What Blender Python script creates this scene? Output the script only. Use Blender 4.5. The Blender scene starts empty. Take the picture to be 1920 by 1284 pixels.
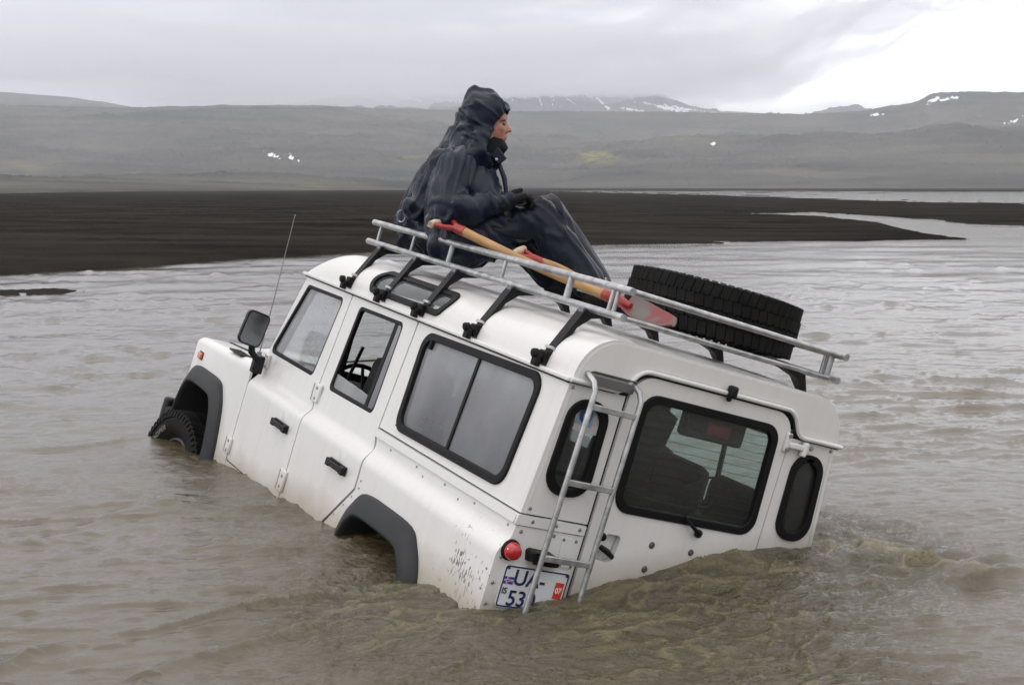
import bpy, bmesh, math, random
import numpy as np
from mathutils import Vector, Matrix, noise as mnoise

random.seed(7)
SC = bpy.context.scene
COL = SC.collection
R = math.radians

# ------------------------------------------------------------------ camera, sky, sun, exposure
CAM_H = 1.615
PITCH = 6.8896
FPX = 2400.0
cam = bpy.data.cameras.new('camera')
cam.sensor_width = 36.0
cam.lens = 45.0
cam.clip_start = 0.1
cam.clip_end = 30000
cam_o = bpy.data.objects.new('camera', cam)
COL.objects.link(cam_o)
cam_o.location = (0, 0, CAM_H)
cam_o.rotation_euler = (R(90 - PITCH), 0, 0)
SC.camera = cam_o

SUN_DIR = Vector((-0.86, -0.14, 0.50)).normalized()      # towards the sun behind the cloud
sun_el = math.asin(SUN_DIR.z)
sun_az = math.atan2(SUN_DIR.x, SUN_DIR.y)

world = bpy.data.worlds.new('World')
SC.world = world
world.use_nodes = True
nt = world.node_tree
nt.nodes.clear()
def N(tree, typ, **kw):
    n = tree.nodes.new(typ)
    for k, v in kw.items():
        if k.startswith('i_'):
            n.inputs[k[2:].replace('_', ' ')].default_value = v
        else:
            setattr(n, k, v)
    return n
wo = N(nt, 'ShaderNodeOutputWorld')
bg = N(nt, 'ShaderNodeBackground')
bg.inputs['Strength'].default_value = 0.1
sky = N(nt, 'ShaderNodeTexSky', sky_type='NISHITA')
sky.sun_disc = False
sky.sun_elevation = sun_el
sky.sun_rotation = sun_az
tc = N(nt, 'ShaderNodeTexCoord')
# cloud deck: the direction is projected on a flat layer so the cloud rolls compress towards the horizon
sep = N(nt, 'ShaderNodeSeparateXYZ')
nt.links.new(tc.outputs['Generated'], sep.inputs[0])
zc = N(nt, 'ShaderNodeMath', operation='MAXIMUM'); zc.inputs[1].default_value = 0.0
nt.links.new(sep.outputs['Z'], zc.inputs[0])
za = N(nt, 'ShaderNodeMath', operation='ADD'); za.inputs[1].default_value = 0.16
nt.links.new(zc.outputs[0], za.inputs[0])
inv = N(nt, 'ShaderNodeMath', operation='DIVIDE'); inv.inputs[0].default_value = 1.0
nt.links.new(za.outputs[0], inv.inputs[1])
vs = N(nt, 'ShaderNodeVectorMath', operation='SCALE')
nt.links.new(tc.outputs['Generated'], vs.inputs[0])
nt.links.new(inv.outputs[0], vs.inputs['Scale'])
n1 = N(nt, 'ShaderNodeTexNoise'); n1.inputs['Scale'].default_value = 0.9
n1.inputs['Detail'].default_value = 6; n1.inputs['Roughness'].default_value = 0.5
n1.inputs['Distortion'].default_value = 0.3
nt.links.new(vs.outputs[0], n1.inputs['Vector'])
r1 = N(nt, 'ShaderNodeValToRGB')
e = r1.color_ramp.elements
e[0].position = 0.34; e[0].color = (4.8, 4.88, 5.55, 1)
e[1].position = 0.62; e[1].color = (7.5, 7.55, 8.15, 1)
nt.links.new(n1.outputs['Fac'], r1.inputs['Fac'])
# bright cloud break over the hills at right, stretched upward to brighten the water
gap_dir = Vector((0.34, 0.95, 0.125)).normalized()
dist = N(nt, 'ShaderNodeVectorMath', operation='SUBTRACT')
dist.inputs[1].default_value = gap_dir
nt.links.new(tc.outputs['Generated'], dist.inputs[0])
dsc = N(nt, 'ShaderNodeVectorMath', operation='MULTIPLY')
dsc.inputs[1].default_value = (3.1, 3.1, 8.5)
nt.links.new(dist.outputs[0], dsc.inputs[0])
dl = N(nt, 'ShaderNodeVectorMath', operation='LENGTH')
nt.links.new(dsc.outputs[0], dl.inputs[0])
nw = N(nt, 'ShaderNodeTexNoise'); nw.inputs['Scale'].default_value = 2.6; nw.inputs['Detail'].default_value = 5
nt.links.new(vs.outputs[0], nw.inputs['Vector'])
nwm = N(nt, 'ShaderNodeMath', operation='MULTIPLY_ADD'); nwm.inputs[1].default_value = 1.7; nwm.inputs[2].default_value = -0.85
nt.links.new(nw.outputs['Fac'], nwm.inputs[0])
dsum = N(nt, 'ShaderNodeMath', operation='ADD')
nt.links.new(dl.outputs['Value'], dsum.inputs[0]); nt.links.new(nwm.outputs[0], dsum.inputs[1])
gr = N(nt, 'ShaderNodeMapRange', interpolation_type='SMOOTHSTEP')
gr.inputs['From Min'].default_value = 1.25; gr.inputs['From Max'].default_value = 0.25
gr.inputs['To Min'].default_value = 0; gr.inputs['To Max'].default_value = 1
nt.links.new(dsum.outputs[0], gr.inputs['Value'])
mg = N(nt, 'ShaderNodeMix', data_type='RGBA')
mg.inputs['B'].default_value = (23, 23, 22.6, 1)
nt.links.new(gr.outputs[0], mg.inputs['Factor'])
nt.links.new(r1.outputs['Color'], mg.inputs['A'])
# an overcast dome is brighter overhead than at the horizon
gz = N(nt, 'ShaderNodeMath', operation='MULTIPLY_ADD'); gz.inputs[1].default_value = 2.2; gz.inputs[2].default_value = .78
nt.links.new(zc.outputs[0], gz.inputs[0])
gsc = N(nt, 'ShaderNodeVectorMath', operation='SCALE')
nt.links.new(mg.outputs['Result'], gsc.inputs[0]); nt.links.new(gz.outputs[0], gsc.inputs['Scale'])
warm = N(nt, 'ShaderNodeMapRange'); warm.inputs['From Min'].default_value = .10; warm.inputs['From Max'].default_value = .5
nt.links.new(zc.outputs[0], warm.inputs['Value'])
tint = N(nt, 'ShaderNodeMix', data_type='RGBA'); tint.inputs['A'].default_value = (1, 1, 1, 1); tint.inputs['B'].default_value = (1.05, 1.0, .90, 1)
nt.links.new(warm.outputs[0], tint.inputs['Factor'])
tm = N(nt, 'ShaderNodeVectorMath', operation='MULTIPLY')
nt.links.new(gsc.outputs[0], tm.inputs[0]); nt.links.new(tint.outputs['Result'], tm.inputs[1])
mix = N(nt, 'ShaderNodeMix', data_type='RGBA')
mix.inputs['Factor'].default_value = 0.97           # overcast: almost none of the clear sky shows
nt.links.new(sky.outputs[0], mix.inputs['A'])
nt.links.new(tm.outputs[0], mix.inputs['B'])
nt.links.new(mix.outputs['Result'], bg.inputs['Color'])
nt.links.new(bg.outputs[0], wo.inputs['Surface'])

sun = bpy.data.lights.new('sun', 'SUN')
sun.energy = 0.75
sun.angle = R(14)
sun.color = (1.0, 0.96, 0.9)
sun_o = bpy.data.objects.new('sun', sun)
COL.objects.link(sun_o)
sun_o.rotation_euler = SUN_DIR.to_track_quat('Z', 'Y').to_euler()
sun_o.location = (-20, -5, 30)

SC.view_settings.view_transform = 'Standard'
SC.view_settings.look = 'None'
SC.view_settings.exposure = 0.20
SC.view_settings.gamma = 1.0
SC.view_settings.use_curve_mapping = False
SC.render.engine = 'CYCLES'
SC.cycles.use_denoising = True
SC.cycles.max_bounces = 10
SC.cycles.transparent_max_bounces = 16
SC.cycles.volume_bounces = 3

# ------------------------------------------------------------------ basic helpers
def at(u, v, D):
    """photo pixel and depth in metres -> world point"""
    p = R(PITCH)
    x, y = (u - 960) / FPX * D, (v - 642) / FPX * D
    return Vector((x, y * -math.sin(p) + D * math.cos(p), -y * math.cos(p) - D * math.sin(p) + CAM_H))

def link(o, parent=None):
    COL.objects.link(o)
    if parent is not None:
        o.parent = parent
    return o

def mesh_obj(name, verts, faces, mats, parent=None, smooth=35, mat_idx=None, bevel=0):
    me = bpy.data.meshes.new(name)
    me.from_pydata([tuple(v) for v in verts], [], [tuple(f) for f in faces])
    if not isinstance(mats, (list, tuple)):
        mats = [mats]
    for m in mats:
        me.materials.append(m)
    if mat_idx is not None:
        me.polygons.foreach_set('material_index', mat_idx)
    if smooth:
        me.polygons.foreach_set('use_smooth', [True] * len(me.polygons))
        me.set_sharp_from_angle(angle=R(smooth))
    me.update()
    o = link(bpy.data.objects.new(name, me), parent)
    if bevel:
        b = o.modifiers.new('bevel', 'BEVEL'); b.width = bevel; b.segments = 2
        b.limit_method = 'ANGLE'; b.angle_limit = R(40)
    return o

class MB:
    """collects primitives, builds ONE mesh object"""
    def __init__(s): s.v, s.f, s.mi = [], [], []
    def add(s, vs, fs, mi=0):
        n = len(s.v)
        s.v += [Vector(v) for v in vs]
        s.f += [tuple(i + n for i in f) for f in fs]
        s.mi += [mi] * len(fs)
        return s
    def box(s, c, size, rot=None, mi=0, taper=1.0):
        hx, hy, hz = [a / 2 for a in size]
        vs = []
        for z in (-1, 1):
            t = taper if z > 0 else 1
            for x, y in ((-1, -1), (1, -1), (1, 1), (-1, 1)):
                p = Vector((x * hx * t, y * hy * t, z * hz))
                vs.append((rot @ p if rot is not None else p) + Vector(c))
        return s.add(vs, [(3, 2, 1, 0), (4, 5, 6, 7), (0, 1, 5, 4), (1, 2, 6, 5), (2, 3, 7, 6), (3, 0, 4, 7)], mi)
    def tube(s, pts, r, seg=8, caps=True, mi=0, up=None):
        pts = [Vector(p) for p in pts]
        rs = r if isinstance(r, (list, tuple)) else [r] * len(pts)
        vs, fs = [], []
        prev = None
        for i, p in enumerate(pts):
            d = (pts[min(i + 1, len(pts) - 1)] - pts[max(i - 1, 0)]).normalized()
            if prev is None:
                a = Vector(up) if up else (Vector((0, 0, 1)) if abs(d.z) < .9 else Vector((1, 0, 0)))
            else:
                a = prev
            a = (a - d * a.dot(d)).normalized()
            prev = a
            b = d.cross(a)
            for k in range(seg):
                t = 2 * math.pi * (k + .5) / seg
                vs.append(p + (a * math.cos(t) + b * math.sin(t)) * rs[i])
        for i in range(len(pts) - 1):
            for k in range(seg):
                k2 = (k + 1) % seg
                fs.append((i * seg + k, i * seg + k2, (i + 1) * seg + k2, (i + 1) * seg + k))
        if caps:
            fs.append(tuple(reversed(range(seg))))
            fs.append(tuple(range((len(pts) - 1) * seg, len(pts) * seg)))
        return s.add(vs, fs, mi)
    def lathe(s, prof, c, axis=(0, 0, 1), seg=32, mi=0, close=False):
        """prof: list of (radius, along axis)"""
        ax = Vector(axis).normalized()
        a = Vector((0, 0, 1)) if abs(ax.z) < .9 else Vector((1, 0, 0))
        a = (a - ax * a.dot(ax)).normalized(); b = ax.cross(a)
        vs, fs, n = [], [], len(prof)
        for k in range(seg):
            t = 2 * math.pi * k / seg
            for (r, h) in prof:
                vs.append(Vector(c) + (a * math.cos(t) + b * math.sin(t)) * r + ax * h)
        m = n if close else n - 1
        for k in range(seg):
            k2 = (k + 1) % seg
            for i in range(m):
                j = (i + 1) % n
                fs.append((k * n + i, k2 * n + i, k2 * n + j, k * n + j))
        return s.add(vs, fs, mi)
    def ell(s, c, rad, rot=None, seg=16, rings=10, mi=0):
        vs, fs = [], []
        for i in range(rings + 1):
            th = math.pi * i / rings
            for k in range(seg):
                ph = 2 * math.pi * k / seg
                p = Vector((rad[0] * math.sin(th) * math.cos(ph), rad[1] * math.sin(th) * math.sin(ph), rad[2] * math.cos(th)))
                vs.append((rot @ p if rot is not None else p) + Vector(c))
        for i in range(rings):
            for k in range(seg):
                k2 = (k + 1) % seg
                if i == 0: fs.append((k, (i + 1) * seg + k, (i + 1) * seg + k2))
                elif i == rings - 1: fs.append((i * seg + k, (i + 1) * seg + k, i * seg + k2))
                else: fs.append((i * seg + k, (i + 1) * seg + k, (i + 1) * seg + k2, i * seg + k2))
        return s.add(vs, fs, mi)
    def cap(s, p0, p1, r0, r1, seg=14, mi=0):
        p0, p1 = Vector(p0), Vector(p1)
        d = (p1 - p0); L = d.length; d = d / L if L > 1e-6 else Vector((0, 0, 1))
        pts, rs = [], []
        for k in range(5):
            a = math.pi / 2 * (1 - k / 4); pts.append(p0 - d * r0 * math.sin(a)); rs.append(max(r0 * math.cos(a), r0 * .02))
        for k in range(1, 4): pts.append(p0.lerp(p1, k / 4)); rs.append(r0 + (r1 - r0) * k / 4)
        for k in range(5):
            a = math.pi / 2 * (k / 4); pts.append(p1 + d * r1 * math.sin(a)); rs.append(max(r1 * math.cos(a), r1 * .02))
        return s.tube(pts, rs, seg, True, mi)
    def build(s, name, mats, parent=None, smooth=35, bevel=0):
        return mesh_obj(name, s.v, s.f, mats, parent, smooth, s.mi, bevel)

def rpoly(pts, r, n=5):
    """polygon with rounded corners (r one number or one per corner)"""
    out, m = [], len(pts)
    for i in range(m):
        p = Vector(pts[i]); a = Vector(pts[i - 1]) - p; b = Vector(pts[(i + 1) % m]) - p
        rr = r[i] if isinstance(r, (list, tuple)) else r
        if rr <= 0: out.append((p.x, p.y)); continue
        a.normalize(); b.normalize()
        ang = math.acos(max(-1, min(1, a.dot(b))))
        d = rr / math.tan(ang / 2)
        bis = (a + b).normalized()
        c = p + bis * (rr / math.sin(ang / 2))
        v0 = p + a * d - c; v1 = p + b * d - c
        t0 = math.atan2(v0.y, v0.x); t1 = math.atan2(v1.y, v1.x)
        dt = (t1 - t0 + math.pi) % (2 * math.pi) - math.pi
        for k in range(n + 1):
            t = t0 + dt * k / n
            out.append((c.x + rr * math.cos(t), c.y + rr * math.sin(t)))
    return out

def inset(pts, w):
    """offset a simple polygon inwards by w"""
    m = len(pts)
    area = sum(pts[i][0] * pts[(i + 1) % m][1] - pts[(i + 1) % m][0] * pts[i][1] for i in range(m))
    sg = 1 if area > 0 else -1
    L = []
    for i in range(m):
        p, q = Vector(pts[i]), Vector(pts[(i + 1) % m])
        d = (q - p).normalized(); nrm = Vector((-d.y, d.x)) * sg
        L.append((p + nrm * w, d))
    out = []
    for i in range(m):
        p, d = L[i - 1]; q, e_ = L[i]
        den = d.x * e_.y - d.y * e_.x
        if abs(den) < 1e-9: out.append((q.x, q.y)); continue
        t = ((q.x - p.x) * e_.y - (q.y - p.y) * e_.x) / den
        out.append((p.x + d.x * t, p.y + d.y * t))
    return out

def panel(name, outer, holes, fmap, th, mats, parent, cutu=(), cutv=(), d0=0.0, bevel=0.0, smooth=35):
    """sheet with real thickness cut from an outline with holes, bent by fmap(u, v, depth)"""
    bm = bmesh.new()
    edges = []
    for loop in [outer] + list(holes):
        vs = [bm.verts.new((p[0], p[1], 0)) for p in loop]
        for i in range(len(vs)):
            edges.append(bm.edges.new((vs[i], vs[(i + 1) % len(vs)])))
    bmesh.ops.triangle_fill(bm, use_beauty=True, use_dissolve=False, edges=edges, normal=(0, 0, 1))
    for c in cutu:
        bmesh.ops.bisect_plane(bm, geom=bm.verts[:] + bm.edges[:] + bm.faces[:], plane_co=(c, 0, 0), plane_no=(1, 0, 0), dist=1e-5)
    for c in cutv:
        bmesh.ops.bisect_plane(bm, geom=bm.verts[:] + bm.edges[:] + bm.faces[:], plane_co=(0, c, 0), plane_no=(0, 1, 0), dist=1e-5)
    bm.verts.index_update()
    for f in bm.faces:
        if f.normal.z < 0: f.normal_flip()
    n = len(bm.verts)
    flat = [(v.co.x, v.co.y) for v in bm.verts]
    F = [tuple(v.index for v in f.verts) for f in bm.faces]
    B = []
    for ed in bm.edges:
        if len(ed.link_loops) == 1:
            l = ed.link_loops[0]
            B.append((l.vert.index, l.link_loop_next.vert.index))
    bm.free()
    V = [fmap(u, v, d0) for u, v in flat] + [fmap(u, v, d0 + th) for u, v in flat]
    faces = list(F) + [tuple(i + n for i in reversed(f)) for f in F] + [(b, a, a + n, b + n) for a, b in B]
    mi = [0] * len(F) + [1 if isinstance(mats, (list, tuple)) and len(mats) > 1 else 0] * len(F) + [0] * len(B)
    # orientation: make the front face away from the inside
    a, b, c = [Vector(V[i]) for i in F[0][:3]]
    nrm = (b - a).cross(c - a)
    inw = Vector(V[F[0][0] + n]) - Vector(V[F[0][0]])
    if nrm.dot(inw) > 0:
        faces = [tuple(reversed(f)) for f in faces]
    return mesh_obj(name, V, faces, mats, parent, smooth, mi, bevel)

def empty(name, M, label=None, cat=None, group=None):
    o = bpy.data.objects.new(name, None)
    COL.objects.link(o)
    o.empty_display_size = .2
    o.matrix_world = M
    tag(o, label, cat, group)
    return o

def tag(o, label=None, cat=None, group=None, kind=None):
    if label: o['label'] = label
    if cat: o['category'] = cat
    if group: o['group'] = group
    if kind: o['kind'] = kind
    return o

# ------------------------------------------------------------------ numpy noise tile
rng = np.random.default_rng(11)
def fft_tile(n, size, lo, hi, power, aniso=0.0, ang=0.0, seed=0, pw=1):
    """periodic gaussian noise, wavelengths lo..hi metres, rms 1"""
    g = np.random.default_rng(seed)
    w = np.fft.rfft2(g.standard_normal((n, n)))
    ky = np.fft.fftfreq(n, size / n)[:, None]; kx = np.fft.rfftfreq(n, size / n)[None, :]
    k = np.sqrt(kx ** 2 + ky ** 2); k[0, 0] = 1e-9
    amp = np.where((k > 1 / hi) & (k < 1 / lo), k ** (-power), 0)
    if aniso:
        c = (kx * math.cos(ang) + ky * math.sin(ang)) / k
        amp = amp * ((1 - aniso) + aniso * np.abs(c) ** (2 * pw))
    t = np.fft.irfft2(w * amp, s=(n, n))
    return (t / t.std()).astype(np.float32)
def samp(t, size, x, y):
    n = t.shape[0]
    fx = (x / size * n) % n; fy = (y / size * n) % n
    ix = np.floor(fx).astype(int); iy = np.floor(fy).astype(int)
    ax = fx - ix; ay = fy - iy
    ix %= n; iy %= n
    ix2 = (ix + 1) % n; iy2 = (iy + 1) % n
    return (t[iy, ix] * (1 - ax) + t[iy, ix2] * ax) * (1 - ay) + (t[iy2, ix] * (1 - ax) + t[iy2, ix2] * ax) * ay
def sstep(a, b, x):
    t = np.clip((x - a) / (b - a), 0, 1)
    return t * t * (3 - 2 * t)

def grid_obj(name, X, Y, Z, mat, wrap=False, attrs=None, kind='structure'):
    nr, nc = X.shape
    idx = np.arange(nr * nc).reshape(nr, nc)
    a = idx[:-1, :-1].ravel(); b = idx[:-1, 1:].ravel(); c = idx[1:, 1:].ravel(); d = idx[1:, :-1].ravel()
    F = np.stack([a, b, c, d], 1)
    if wrap:
        F = np.concatenate([F, np.stack([idx[:-1, -1], idx[:-1, 0], idx[1:, 0], idx[1:, -1]], 1)])
    me = bpy.data.meshes.new(name)
    me.vertices.add(nr * nc); me.loops.add(F.size); me.polygons.add(len(F))
    me.vertices.foreach_set('co', np.stack([X, Y, Z], -1).astype(np.float32).ravel())
    me.loops.foreach_set('vertex_index', F.astype(np.int32).ravel())
    me.polygons.foreach_set('loop_start', np.arange(0, F.size, 4, dtype=np.int32))
    me.polygons.foreach_set('use_smooth', np.ones(len(F), dtype=bool))
    me.update(calc_edges=True)
    me.materials.append(mat)
    for k, arr in (attrs or {}).items():
        at_ = me.attributes.new(k, 'FLOAT', 'POINT')
        at_.data.foreach_set('value', arr.astype(np.float32).ravel())
    o = link(bpy.data.objects.new(name, me))
    o['kind'] = kind
    return o

# ------------------------------------------------------------------ materials
def mat(name, base=(.5, .5, .5), rough=.5, metal=0.0, spec=.5, coat=0.0, trans=None):
    m = bpy.data.materials.new(name); m.use_nodes = True
    b = m.node_tree.nodes['Principled BSDF']
    b.inputs['Base Color'].default_value = (*base, 1)
    b.inputs['Roughness'].default_value = rough
    b.inputs['Metallic'].default_value = metal
    b.inputs['Specular IOR Level'].default_value = spec
    if coat:
        b.inputs['Coat Weight'].default_value = coat; b.inputs['Coat Roughness'].default_value = .06
    return m
def nodes(m): return m.node_tree, m.node_tree.nodes['Principled BSDF']
def L(t, a, b): t.links.new(a, b)
def noise_col(m, c0, c1, scale, detail=5, lo=.35, hi=.65, rough=None, bump=0.0, bscale=None, dist=.01, coord='Object', stretch=None):
    t, b = nodes(m)
    tcn = N(t, 'ShaderNodeTexCoord'); src = tcn.outputs[coord]
    if stretch:
        mp = N(t, 'ShaderNodeMapping'); mp.inputs['Scale'].default_value = stretch
        L(t, src, mp.inputs['Vector']); src = mp.outputs['Vector']
    n = N(t, 'ShaderNodeTexNoise'); n.inputs['Scale'].default_value = scale; n.inputs['Detail'].default_value = detail
    L(t, src, n.inputs['Vector'])
    r = N(t, 'ShaderNodeValToRGB')
    r.color_ramp.elements[0].position = lo; r.color_ramp.elements[0].color = (*c0, 1)
    r.color_ramp.elements[1].position = hi; r.color_ramp.elements[1].color = (*c1, 1)
    L(t, n.outputs['Fac'], r.inputs['Fac']); L(t, r.outputs['Color'], b.inputs['Base Color'])
    if rough:
        mr = N(t, 'ShaderNodeMapRange'); mr.inputs['To Min'].default_value = rough[0]; mr.inputs['To Max'].default_value = rough[1]
        L(t, n.outputs['Fac'], mr.inputs['Value']); L(t, mr.outputs[0], b.inputs['Roughness'])
    if bump:
        n2 = N(t, 'ShaderNodeTexNoise'); n2.inputs['Scale'].default_value = bscale or scale * 4; n2.inputs['Detail'].default_value = 4
        L(t, src, n2.inputs['Vector'])
        bp = N(t, 'ShaderNodeBump'); bp.inputs['Strength'].default_value = bump; bp.inputs['Distance'].default_value = dist
        L(t, n2.outputs['Fac'], bp.inputs['Height']); L(t, bp.outputs[0], b.inputs['Normal'])
    return m, r.outputs['Color'], b, t

# white car paint: dust and droplets marks, faint film of silt low down, scuffs on the rear corner
def paint():
    m = mat('white_paint', (.70, .695, .68), .28, 0, .5, .35)
    t, b = nodes(m)
    tcn = N(t, 'ShaderNodeTexCoord'); o = tcn.outputs['Object']
    sp = N(t, 'ShaderNodeSeparateXYZ'); L(t, o, sp.inputs[0])
    n = N(t, 'ShaderNodeTexNoise'); n.inputs['Scale'].default_value = 3.0; n.inputs['Detail'].default_value = 7; n.inputs['Roughness'].default_value = .65
    L(t, o, n.inputs['Vector'])
    lowz = N(t, 'ShaderNodeMapRange'); lowz.inputs['From Min'].default_value = 1.25; lowz.inputs['From Max'].default_value = .65
    L(t, sp.outputs['Z'], lowz.inputs['Value'])
    mu = N(t, 'ShaderNodeMath', operation='MULTIPLY'); L(t, n.outputs['Fac'], mu.inputs[0]); L(t, lowz.outputs[0], mu.inputs[1])
    d1 = N(t, 'ShaderNodeMapRange'); d1.inputs['From Min'].default_value = .15; d1.inputs['From Max'].default_value = .75; d1.inputs['To Max'].default_value = .45
    L(t, mu.outputs[0], d1.inputs['Value'])
    mx = N(t, 'ShaderNodeMix', data_type='RGBA'); mx.inputs['A'].default_value = (.70, .695, .68, 1); mx.inputs['B'].default_value = (.50, .46, .38, 1)
    L(t, d1.outputs[0], mx.inputs['Factor'])
    # scuff marks: vertical scrapes gathered in one place on the left rear corner
    mp = N(t, 'ShaderNodeMapping'); mp.inputs['Scale'].default_value = (95, 95, 34); L(t, o, mp.inputs['Vector'])
    ns = N(t, 'ShaderNodeTexNoise'); ns.inputs['Scale'].default_value = 1.0; ns.inputs['Detail'].default_value = 3; L(t, mp.outputs[0], ns.inputs['Vector'])
    sb = N(t, 'ShaderNodeVectorMath', operation='SUBTRACT'); sb.inputs[1].default_value = (.20, .84, .96); L(t, o, sb.inputs[0])
    sm = N(t, 'ShaderNodeVectorMath', operation='MULTIPLY'); sm.inputs[1].default_value = (4.0, 6, 6.0); L(t, sb.outputs[0], sm.inputs[0])
    ln = N(t, 'ShaderNodeVectorMath', operation='LENGTH'); L(t, sm.outputs[0], ln.inputs[0])
    n3 = N(t, 'ShaderNodeTexNoise'); n3.inputs['Scale'].default_value = 14; L(t, o, n3.inputs['Vector'])
    a1 = N(t, 'ShaderNodeMath', operation='MULTIPLY_ADD'); a1.inputs[1].default_value = -.17; L(t, ln.outputs['Value'], a1.inputs[0])
    L(t, ns.outputs['Fac'], a1.inputs[2])
    a2 = N(t, 'ShaderNodeMath', operation='MULTIPLY_ADD'); a2.inputs[1].default_value = .45; L(t, n3.outputs['Fac'], a2.inputs[0]); L(t, a1.outputs[0], a2.inputs[2])
    st = N(t, 'ShaderNodeMapRange'); st.inputs['From Min'].default_value = .735; st.inputs['From Max'].default_value = .79; st.inputs['To Max'].default_value = .85
    L(t, a2.outputs[0], st.inputs['Value'])
    mx2 = N(t, 'ShaderNodeMix', data_type='RGBA'); mx2.inputs['B'].default_value = (.07, .055, .05, 1)
    L(t, st.outputs[0], mx2.inputs['Factor']); L(t, mx.outputs['Result'], mx2.inputs['A'])
    # fine speckle of dried drops
    nv = N(t, 'ShaderNodeTexNoise'); nv.inputs['Scale'].default_value = 60; nv.inputs['Detail'].default_value = 2; L(t, o, nv.inputs['Vector'])
    sv = N(t, 'ShaderNodeMapRange'); sv.inputs['From Min'].default_value = .66; sv.inputs['From Max'].default_value = .75; sv.inputs['To Max'].default_value = .22
    L(t, nv.outputs['Fac'], sv.inputs['Value'])
    mx3 = N(t, 'ShaderNodeMix', data_type='RGBA'); mx3.inputs['B'].default_value = (.55, .52, .46, 1)
    L(t, sv.outputs[0], mx3.inputs['Factor']); L(t, mx2.outputs['Result'], mx3.inputs['A'])
    wl = N(t, 'ShaderNodeVectorMath', operation='DOT_PRODUCT'); wl.inputs[1].default_value = (.0836, .2788, .9567); L(t, o, wl.inputs[0])
    wn = N(t, 'ShaderNodeMath', operation='MULTIPLY_ADD'); wn.inputs[1].default_value = -.16; L(t, n.outputs['Fac'], wn.inputs[0]); L(t, wl.outputs['Value'], wn.inputs[2])
    wb = N(t, 'ShaderNodeMapRange'); wb.inputs['From Min'].default_value = 1.0607 + .055; wb.inputs['From Max'].default_value = 1.0607 - .07; wb.inputs['To Max'].default_value = .75
    L(t, wn.outputs[0], wb.inputs['Value'])
    mx4 = N(t, 'ShaderNodeMix', data_type='RGBA'); mx4.inputs['B'].default_value = (.36, .32, .245, 1); L(t, wb.outputs[0], mx4.inputs['Factor']); L(t, mx3.outputs['Result'], mx4.inputs['A'])
    mpv = N(t, 'ShaderNodeMapping'); mpv.inputs['Scale'].default_value = (26, 26, 1.6); L(t, o, mpv.inputs['Vector'])
    nst = N(t, 'ShaderNodeTexNoise'); nst.inputs['Scale'].default_value = 1.0; nst.inputs['Detail'].default_value = 4; L(t, mpv.outputs[0], nst.inputs['Vector'])
    sst = N(t, 'ShaderNodeMapRange'); sst.inputs['From Min'].default_value = .50; sst.inputs['From Max'].default_value = .78; sst.inputs['To Max'].default_value = .13; L(t, nst.outputs['Fac'], sst.inputs['Value'])
    mx5 = N(t, 'ShaderNodeMix', data_type='RGBA'); mx5.inputs['B'].default_value = (.42, .39, .33, 1); L(t, sst.outputs[0], mx5.inputs['Factor']); L(t, mx4.outputs['Result'], mx5.inputs['A'])
    L(t, mx5.outputs['Result'], b.inputs['Base Color'])
    rg = N(t, 'ShaderNodeMapRange'); rg.inputs['To Min'].default_value = .22; rg.inputs['To Max'].default_value = .42
    L(t, n.outputs['Fac'], rg.inputs['Value']); L(t, rg.outputs[0], b.inputs['Roughness'])
    # slight waviness of aluminium sheet
    nb = N(t, 'ShaderNodeTexNoise'); nb.inputs['Scale'].default_value = 4.5; nb.inputs['Detail'].default_value = 1; L(t, o, nb.inputs['Vector'])
    bp = N(t, 'ShaderNodeBump'); bp.inputs['Strength'].default_value = .12; bp.inputs['Distance'].default_value = .02
    L(t, nb.outputs['Fac'], bp.inputs['Height']); L(t, bp.outputs[0], b.inputs['Normal'])
    return m
M_WHITE = paint()
M_INNER = mat('dark_trim_cloth', (.010, .010, .010), .85, 0, .2)
M_RUBBER = mat('black_rubber', (.005, .005, .0055), .5, 0, .2)
M_GAP = mat('gap_sealant', (.01, .01, .01), .8)
M_PLASTIC, _, _, _ = noise_col(mat('black_plastic', spec=.25), (.006, .0065, .007), (.011, .0115, .0125), 30, rough=(.42, .55), bump=.08, bscale=200, dist=.002)
M_FLARE, _, _, _ = noise_col(mat('grey_black_plastic', spec=.3), (.014, .0155, .0175), (.022, .024, .026), 9, rough=(.42, .6), bump=.05, bscale=120, dist=.002)
M_GALV, _, _, _ = noise_col(mat('galvanised_steel', metal=.85), (.34, .35, .35), (.56, .57, .57), 22, rough=(.32, .55), bump=.1, bscale=90, dist=.002)
M_STEEL_D = mat('dull_steel_sheet', (.20, .20, .20), .4, .8)
M_SCREW = mat('zinc_screw', (.35, .34, .32), .4, .9)
M_TYRE, _, _, _ = noise_col(mat('tyre_rubber', spec=.15), (.0045, .0045, .0044), (.011, .0105, .0095), 14, rough=(.55, .8), bump=.15, bscale=160, dist=.002)
M_RIM = mat('steel_rim', (.035, .035, .035), .5, .2)
M_RED = mat('red_lens', (.42, .012, .015), .12, 0, .6, .6)
M_AMBER = mat('amber_lens', (.62, .16, .03), .15, 0, .6, .5)
M_PLATE = mat('plate_white', (.66, .68, .70), .35)
M_BLUE = mat('plate_blue', (.012, .022, .09), .4)
M_BLACK_INK = mat('plate_black', (.012, .012, .012), .4)
M_FLAGBLUE = mat('flag_blue', (.02, .06, .32), .4)
M_FLAGRED = mat('flag_red', (.50, .03, .03), .4)
M_STICKRED = mat('sticker_red', (.62, .05, .03), .4)
M_WHITEINK = mat('white_print', (.75, .75, .75), .4)
M_PAPER, _, _, _ = noise_col(mat('sticker_paper'), (.38, .38, .36), (.55, .55, .52), 25)
M_PALEBLUE = mat('sticker_pale_blue', (.20, .30, .36), .4)
M_DEEPBLUE = mat('sticker_deep_blue', (.010, .045, .16), .4)
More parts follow.
